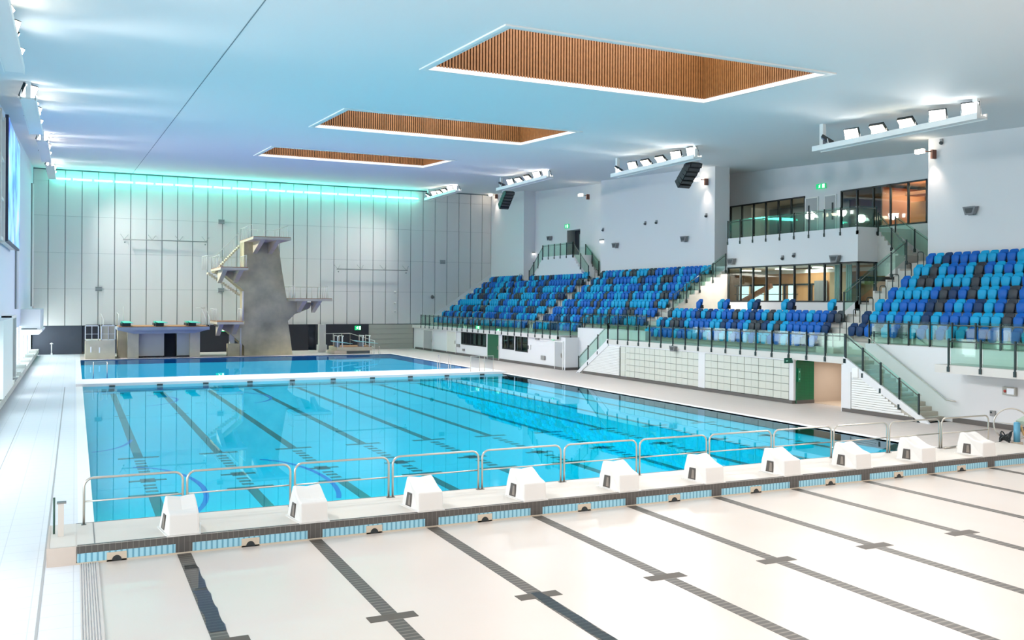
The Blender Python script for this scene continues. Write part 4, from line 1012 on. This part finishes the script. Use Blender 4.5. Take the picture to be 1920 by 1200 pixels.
# door and windows up high
t = door('upper_door', 'dark open doorway with grey leaf above the high landing', 41.6, 72.35, 73.4, 8.93, 11.0, DOORG, False, BLACKM)
b = MB(); b.box(41.9, 42.2, 72.35, 74.85, 8.93, 11.4); struct(b, 'wall_door_recess', DARKER)
b = MB(); b.box(41.1, 41.9, 74.8, 74.86, 8.93, 11.4); struct(b, 'wall_door_reveal', mat('reveal_grey', (160, 158, 154), .7))
frame_window('window', 'left strip of dark-framed upper windows behind the balcony glass', 43.96, 47.22, 55.0, 9.45, 11.98, 6, .12)
frame_window('window', 'right strip of dark-framed upper windows above the balcony stairs', 43.96, 37.45, 44.05, 9.45, 11.98, 5, .12)
frame_window('window', 'long strip of dark-framed lower windows under the white balcony front', 39.78, 38.55, 50.0, 4.88, 7.2, 9, .12)
t = thing('window', 'narrow dark-framed window pair around the corner behind the main stairs', 'window', (41.5, 38.55, 4.9))
b = MB()
for x in (39.8, 41.1, 43.1): b.box(x, x + .12, 38.53, 38.65, 4.88, 7.2)
b.box(39.8, 43.2, 38.53, 38.65, 4.88, 4.98); b.box(39.8, 43.2, 38.53, 38.65, 7.1, 7.2); b.box(39.8, 43.2, 38.55, 38.63, 6.1, 6.35); obj(b, 'window_frame', BLACKM, t)
b = MB(); b.box(39.9, 43.1, 38.58, 38.595, 4.95, 7.15); obj(b, 'pane', PANE, t)
door('service_door', 'left grey door with narrow vision slot on the upper balcony', 43.97, 46.05, 47.1, 9.28, 11.75, DOORG, False)
door('service_door', 'right grey door with narrow vision slot on the upper balcony', 43.97, 44.45, 45.35, 9.28, 11.75, DOORG, False)
for y in (46.75, 44.62):
    b = MB(); b.box(43.92, 43.94, y, y + .14, 10.2, 11.3); struct(b, 'trim_7', BLACKM)
# things in the rooms behind the glass
b = MB(); b.box(47.0, 47.1, 38.8, 60, 4.1, 7.2, 0)
for y0, y1 in ((56.4, 57.5), (54.7, 55.8), (52.7, 54.1), (51.5, 52.0)): b.box(46.9, 46.95, y0, y1, 4.95, 6.1, 1)
b.box(46.85, 46.9, 49.0, 58.0, 6.1, 6.22, 2); b.box(46.85, 46.9, 51, 58.0, 5.45, 5.5, 2)
for y in (57.6, 55.9, 54.2, 52.3, 51.2, 49.6): b.box(46.84, 46.9, y, y + .16, 4.1, 6.2, 2)
b.box(46.8, 46.86, 48.1, 49.3, 4.1, 6.4, 3); b.box(46.7, 46.75, 39, 60, 6.95, 7.2, 4)
struct(b, 'wall_room_back', [ORANGE, mat('daylight_panel', (225, 245, 248), .4, emit=.9), BLACKM, ROOMG, WALL])
b = MB(); b.obox((46.5, 55.3, 5.4), (0, 1.95, -0.72), (.12, 0, 0), (0, .06, .16)); struct(b, 'trim_8', mat('timber_brace', (206, 140, 100), .6))
b = MB(); b.box(45.6, 46.4, 45.0, 46.6, 4.2, 6.9); solo(b, 'bookcase', mat('shelf_tan', (200, 170, 130), .6), 'tan shelving unit behind the lower windows', 'shelf', (46, 45.6, 4.2))
for k, y in enumerate((42.3, 41.4)):
    b = MB()
    for j in range(6): b.tube([(41 + .05 * (j % 2), y - 1.2 + j * .08, 4.6), (41 + .05 * (j % 2), y - 1.2 + j * .08, 7.1)], .05, 6)
    solo(b, 'curtain', mat('curtain_pale', (224, 236, 226), .8), 'pale gathered curtain behind the lower windows, %s one' % ('left', 'right')[k], 'curtain', (41, y, 4.6))
for y in (52.5, 49, 45.5):
    b = MB(); b.box(43.2, 44.8, y, y + .22, 7.1, 7.16); struct(b, 'trim_9', mat('ceiling_lamp', (255, 250, 240), .4, emit=3))
b = MB(); b.box(44.2, 47.9, 40.9, 41.0, 9.3, 11.9, 0); b.box(46.0, 46.1, 38.2, 40.4, 9.3, 11.0, 1); b.box(45.0, 46.0, 38.0, 39.9, 11.3, 11.5, 0); b.box(47.8, 47.9, 34, 47, 9.3, 11.9, 2); b.box(47.7, 47.8, 47, 55, 9.3, 11.9, 3)
struct(b, 'wall_room_upper', [mat('room_orange', (182, 118, 86), .6), ORANGE, mat('room_brown', (120, 84, 64), .7), ROOMG])
area_light('room_light', (44.2, 49, 7.05), (44.4, 49, 4), 2, 14, 420, (1, .9, .8)); area_light('room_light', (46, 39, 11.8), (46, 39, 9), 3, 3, 200, (1, .82, .65)); area_light('room_light', (46, 50, 11.8), (46, 50, 9), 3, 6, 60, (1, .9, .8))
area_light('corridor_light', (33.4, 32.6, 2.0), (33.4, 32.6, 0), 1.5, 1.5, 32, (1, .95, .9))

# ================================================================= LIGHTING GANTRIES
def flood(label, loc, aim, group, warm=False, dark=False):
    t = thing('floodlight', label, 'floodlight', loc, group); L = Vector(loc); d = (Vector(aim) - L).normalized()
    s = d.cross(Vector((0, 0, 1))).normalized(); u = s.cross(d)
    b = MB(); b.obox(L, s * .34, u * .30, d * .07); obj(b, 'housing', BLACKM, t)
    for k in (-1, 0, 1):
        b = MB(); b.obox(L + d * .075 + u * .19 * k, s * .31, u * .085, d * .02); obj(b, 'lens', (LAMPW if warm else LAMP) if not dark else mat('unlit_lens', (60, 80, 110), .2), t)
    b = MB(); P = L - d * .1
    b.tube([L + s * .36, L + s * .36 - d * .1 - Vector((0, 0, .42)), L - s * .36 - d * .1 - Vector((0, 0, .42)), L - s * .36], .025, 6); obj(b, 'bracket', WHITEM, t)
    return t
GN = ['behind the camera', 'overhead beside the camera', 'nearest visible', 'second', 'third', 'farthest']
for gi, (ya, yb, z) in enumerate(GANTRY):
    for side, x in (('right', 32.0), ('left', -1.8)):
        if gi < 2 : continue
        t = thing('lighting_gantry', '%s white lighting gantry hung from the ceiling on the %s side' % (GN[gi], side), 'lighting gantry', (x, (ya + yb) / 2, z))
        b = MB(); b.box(x - .28, x + .28, ya, yb, z - .16, z - .08); b.box(x - .30, x - .26, ya, yb, z - .2, z + .04); b.box(x + .26, x + .30, ya, yb, z - .2, z + .04); obj(b, 'beam', WHITEM, t)
        for y in (ya + .15, yb - .5):
            b = MB(); b.box(x - .1, x + .1, y, y + .22, z - .1, ceil_z(y) + .06); obj(b, 'hanger', WHITEM, t)
        for k in range(6):
            y = ya + .5 + (yb - ya - 1.2) * k / 5
            aimx = 14 if side == 'right' else 18
            if side == 'right': aim = ((6, y - 12, 0), (6, y - 12, 0), (22, y - 2, 0), (22, y - 2, 0), (8, y - 8, 0), (24, y + 8, -4))[k]
            else: aim = ((20, y - 20, -2), (16, y - 2, 0), (14, y - 2, 0), (20, y - 22, -2), (18, y + 4, 0), (20, y - 10, 0))[k]
            flood('floodlight, %s from the near end of the %s %s-hand gantry' % (ORD[k], GN[gi], side), (x, y, z + .27), aim, 'floodlights on the ceiling gantries', warm=k in (2, 3), dark=(side == 'right' and k == 5 and gi in (2, 4)))
# hanging line-array loudspeakers
for y, z, w in ((70.3, 14.1, 'far'), (44.6, 13.1, 'near')):
    t = thing('line_array_speaker', '%s black curved loudspeaker column hanging from the right gantries' % w, 'loudspeaker', (33, y, z))
    for k in range(6):
        a = math.radians(20 + k * 7); cy = y + .05 + k * .21; cz = z - .12 - k * .2
        b = MB(); dy = Vector((0, math.sin(a), -math.cos(a))); nn = Vector((0, -math.cos(a), -math.sin(a)))
        b.obox((33, cy, cz), (.42, 0, 0), nn * .26, dy * .135, 0); b.obox(Vector((33, cy, cz)) + nn * .27, (.36, 0, 0), nn * .01, dy * .09, 1)
        obj(b, 'speaker_box', [mat('speaker_black', (36, 36, 42), .5), mat('speaker_mesh', (84, 82, 84), .7)], t)
    b = MB(); b.tube([(33, y, z), (33, y, ceil_z(y))], .02, 6); b.tube([(33, y + .9, z - .1), (33, y + .9, ceil_z(y))], .015, 6); b.box(32.7, 33.3, y - .1, y + .7, z, z + .05); obj(b, 'suspension', WHITEM, t)

# ================================================================= LEFT WALL
t = thing('video_screen', 'large wall-mounted video screen showing a blue and violet picture, seen edge-on', 'screen', (-2.9, 53.5, 7.6))
b = MB(); b.box(-2.98, -2.84, 48.9, 58.6, 7.5, 13.4); obj(b, 'housing', mat('screen_edge', (60, 62, 84), .5), t)
m = bpy.data.materials.new('screen_picture'); m.use_nodes = True; nt = m.node_tree; bs = nt.nodes['Principled BSDF']
tc = nt.nodes.new('ShaderNodeTexCoord'); ns = nt.nodes.new('ShaderNodeTexNoise'); cr = nt.nodes.new('ShaderNodeValToRGB'); ns.inputs['Scale'].default_value = .45; ns.inputs['Detail'].default_value = 5
nt.links.new(tc.outputs['Object'], ns.inputs['Vector']); nt.links.new(ns.outputs['Fac'], cr.inputs['Fac'])
cr.color_ramp.elements[0].position = .35; cr.color_ramp.elements[0].color = (*lin((60, 80, 170)), 1)
e = cr.color_ramp.elements.new(.5); e.color = (*lin((120, 175, 230)), 1); e = cr.color_ramp.elements.new(.6); e.color = (*lin((140, 190, 240)), 1)
cr.color_ramp.elements[-1].position = .75; cr.color_ramp.elements[-1].color = (*lin((215, 160, 220)), 1)
bs.inputs['Base Color'].default_value = (0, 0, 0, 1); nt.links.new(cr.outputs['Color'], bs.inputs['Emission Color']); bs.inputs['Emission Strength'].default_value = 1.0
b = MB(); b.box(-2.84, -2.82, 49.0, 58.5, 7.6, 13.3); obj(b, 'display_panel', m, t)
b = MB()
for y in (44, 46.2, 48.6): b.box(-3.3, -2.95, y, y + .22, 7.4, 13.2)
for z in (7.5, 9.3, 11.1, 13.0): b.box(-3.25, -3.0, 44, 58, z, z + .14)
obj(b, 'mounting_frame', mat('frame_cream', (224, 214, 208), .6), t)
for y in (63.6, 85.5):
    b = MB(); b.tube([(-3.2, y, 4.2), (-3.2, y, 14.3)], .1, 8, 0); b.tube([(-3.24, y - .45, 4.2), (-3.24, y - .45, 14.3)], .05, 8, 1); b.tube([(-3.24, y + .9, 4.2), (-3.24, y + .9, 14.3)], .05, 8, 1)
    solo(b, 'wall_pipe', [WHITEM, mat('pipe_grey', (150, 156, 154), .5)], 'pair of white vertical pipes on the left wall, %s set' % ('nearer' if y < 70 else 'farther'), 'pipe', (-3.2, y, 4.1))
t = thing('wall_cabinet', 'white boxed plant enclosure projecting from the left wall', 'enclosure', (-2.7, 72, 2.4))
b = MB(); b.box(-3.3, -2.12, 70, 77, 2.75, 4.1); b.prism([(-3.3, 2.4), (-2.2, 2.4), (-2.0, 2.6), (-2.0, 2.75), (-3.3, 2.75)], 'Y', 69.8, 77); obj(b, 'casing', mat('casing_white', (228, 230, 228), .6), t)
b = MB(); b.box(-3.25, -2.3, 69.97, 70.02, 2.76, 2.84); obj(b, 'vent_slot', SEAM, t)
t = thing('wall_cabinet', 'tall open white cabinet frame on the ledge at the left edge', 'enclosure', (-3.1, 54, .75))
b = MB(); b.box(-3.3, -2.86, 52.2, 52.5, .6, 3.95); b.box(-3.3, -2.86, 56.4, 56.7, .6, 3.9); b.box(-3.3, -2.86, 52.2, 56.7, 3.8, 3.95); b.box(-3.3, -2.7, 44, 50.5, .6, 3.9); obj(b, 'casing', mat('casing_white', (228, 230, 228), .6), t)
b = MB(); b.box(-3.28, -3.2, 52.5, 56.4, .6, 3.8); obj(b, 'dark_inside', mat('cabinet_dark', (90, 92, 88), .7), t)

# pool robot trolley on the right
t = thing('pool_cleaner_trolley', 'pool cleaner trolley with a steel hoop, blue cylinder and coiled hose at the right edge', 'trolley', (26.9, 20.3, 0))
X, Y, Z = 27.55, 20.2, .0
b = MB(); c0 = Vector((X + .1, Y, Z + .9)); b.tube([c0 + Vector((.33 * math.cos(a), -.4 * math.cos(a), .52 * math.sin(a))) for a in [2 * math.pi * k / 28 for k in range(28)]], .022, 8, closed=True); b.tube([c0 + Vector((-.33, .4, .05)), c0 + Vector((.33, -.4, -.02))], .015, 6); obj(b, 'hoop', STEEL, t)
b = MB(); b.tube([(X + .2, Y - .12, Z + .32), (X + .2, Y - .12, Z + .95)], .1, 14); b.dome((X + .2, Y - .12, Z + .95), .095, .05); obj(b, 'blue_cylinder', mat('cylinder_blue', (92, 160, 190), .35), t)
b = MB(); b.box(X + .08, X + .34, Y - .24, Y, Z, Z + .34); b.box(X + .3, X + 1.0, Y - .1, Y + .3, Z + .0, Z + .06); obj(b, 'base', BEIGE, t)
b = MB(); b.obox((X + .9, Y, Z + 1.0), (.3, 0, .1), (0, .2, 0), (-.02, 0, .08)); obj(b, 'tray', mat('tray_green', (170, 186, 168), .5), t)
b = MB()
for k in range(5): b.tube([(X - .1 + .2 * math.cos(a) + k * .02, Y + .1 + .12 * math.sin(a), Z + .42 + .12 * math.sin(a * 2 + k) + .03 * k) for a in [2 * math.pi * j / 16 for j in range(16)]], .02, 6, closed=True)
b.tube([(X, Y, Z + .2), (X - .08, Y, Z + .4), (X + .02, Y, Z + .6), (X + .15, Y, Z + .68)], .02, 6); obj(b, 'hose', BLACKM, t)
b = MB(); b.obox((X + .5, Y - .15, Z + .55), (.14, 0, -.3), (0, .02, 0), (.02, 0, .02)); obj(b, 'handle', mat('handle_sand', (220, 180, 120), .5), t)
b = MB(); b.box(X + .38, X + .48, Y - .05, Y + .1, Z + .2, Z + .36); obj(b, 'motor', mat('motor_orange', (210, 110, 40), .5), t)
b = MB(); b.tube([(26.25 - 1.9, 20.05, .36), (26.25 - 1.4, 20.05, .37)], .03, 8)
solo(b, 'loose_pipe', STEEL, 'short steel pipe lying behind the last starting block', 'pipe', (24.6, 20.05, .34))
b = MB(); b.tube([(24.0, 19.4, .35), (24.3, 19.2, .35), (24.6, 18.9, .345), (24.75, 18.65, .345)], .012, 6)
solo(b, 'white_cord', WHITEM, 'thin white cord lying across the bulkhead by the last starting block', 'cord', (24.4, 19, .34))
# puddles on the dry pool floor
pud = glass_mat('puddle_water', (.62, .66, .68), .0)
for x0, x1, y0, y1, w in ((1.79, 2.02, 13.9, 17.6, 'on the first lane line near the bulkhead'), (6.8, 7.0, 9.0, 13.6, 'on the third lane line at the bottom of the photo')):
    b = MB(); n = 14; pts = [(x1 + .02 * math.sin(k * 2.1), y0 + (y1 - y0) * k / n) for k in range(n + 1)] + [(x0 - .02 * math.sin(k * 1.7), y0 + (y1 - y0) * k / n) for k in range(n, -1, -1)]
    b.prism(pts, 'Z', .004, .008); solo(b, 'puddle', pud, 'thin still puddle ' + w, 'puddle', ((x0 + x1) / 2, (y0 + y1) / 2, .005))
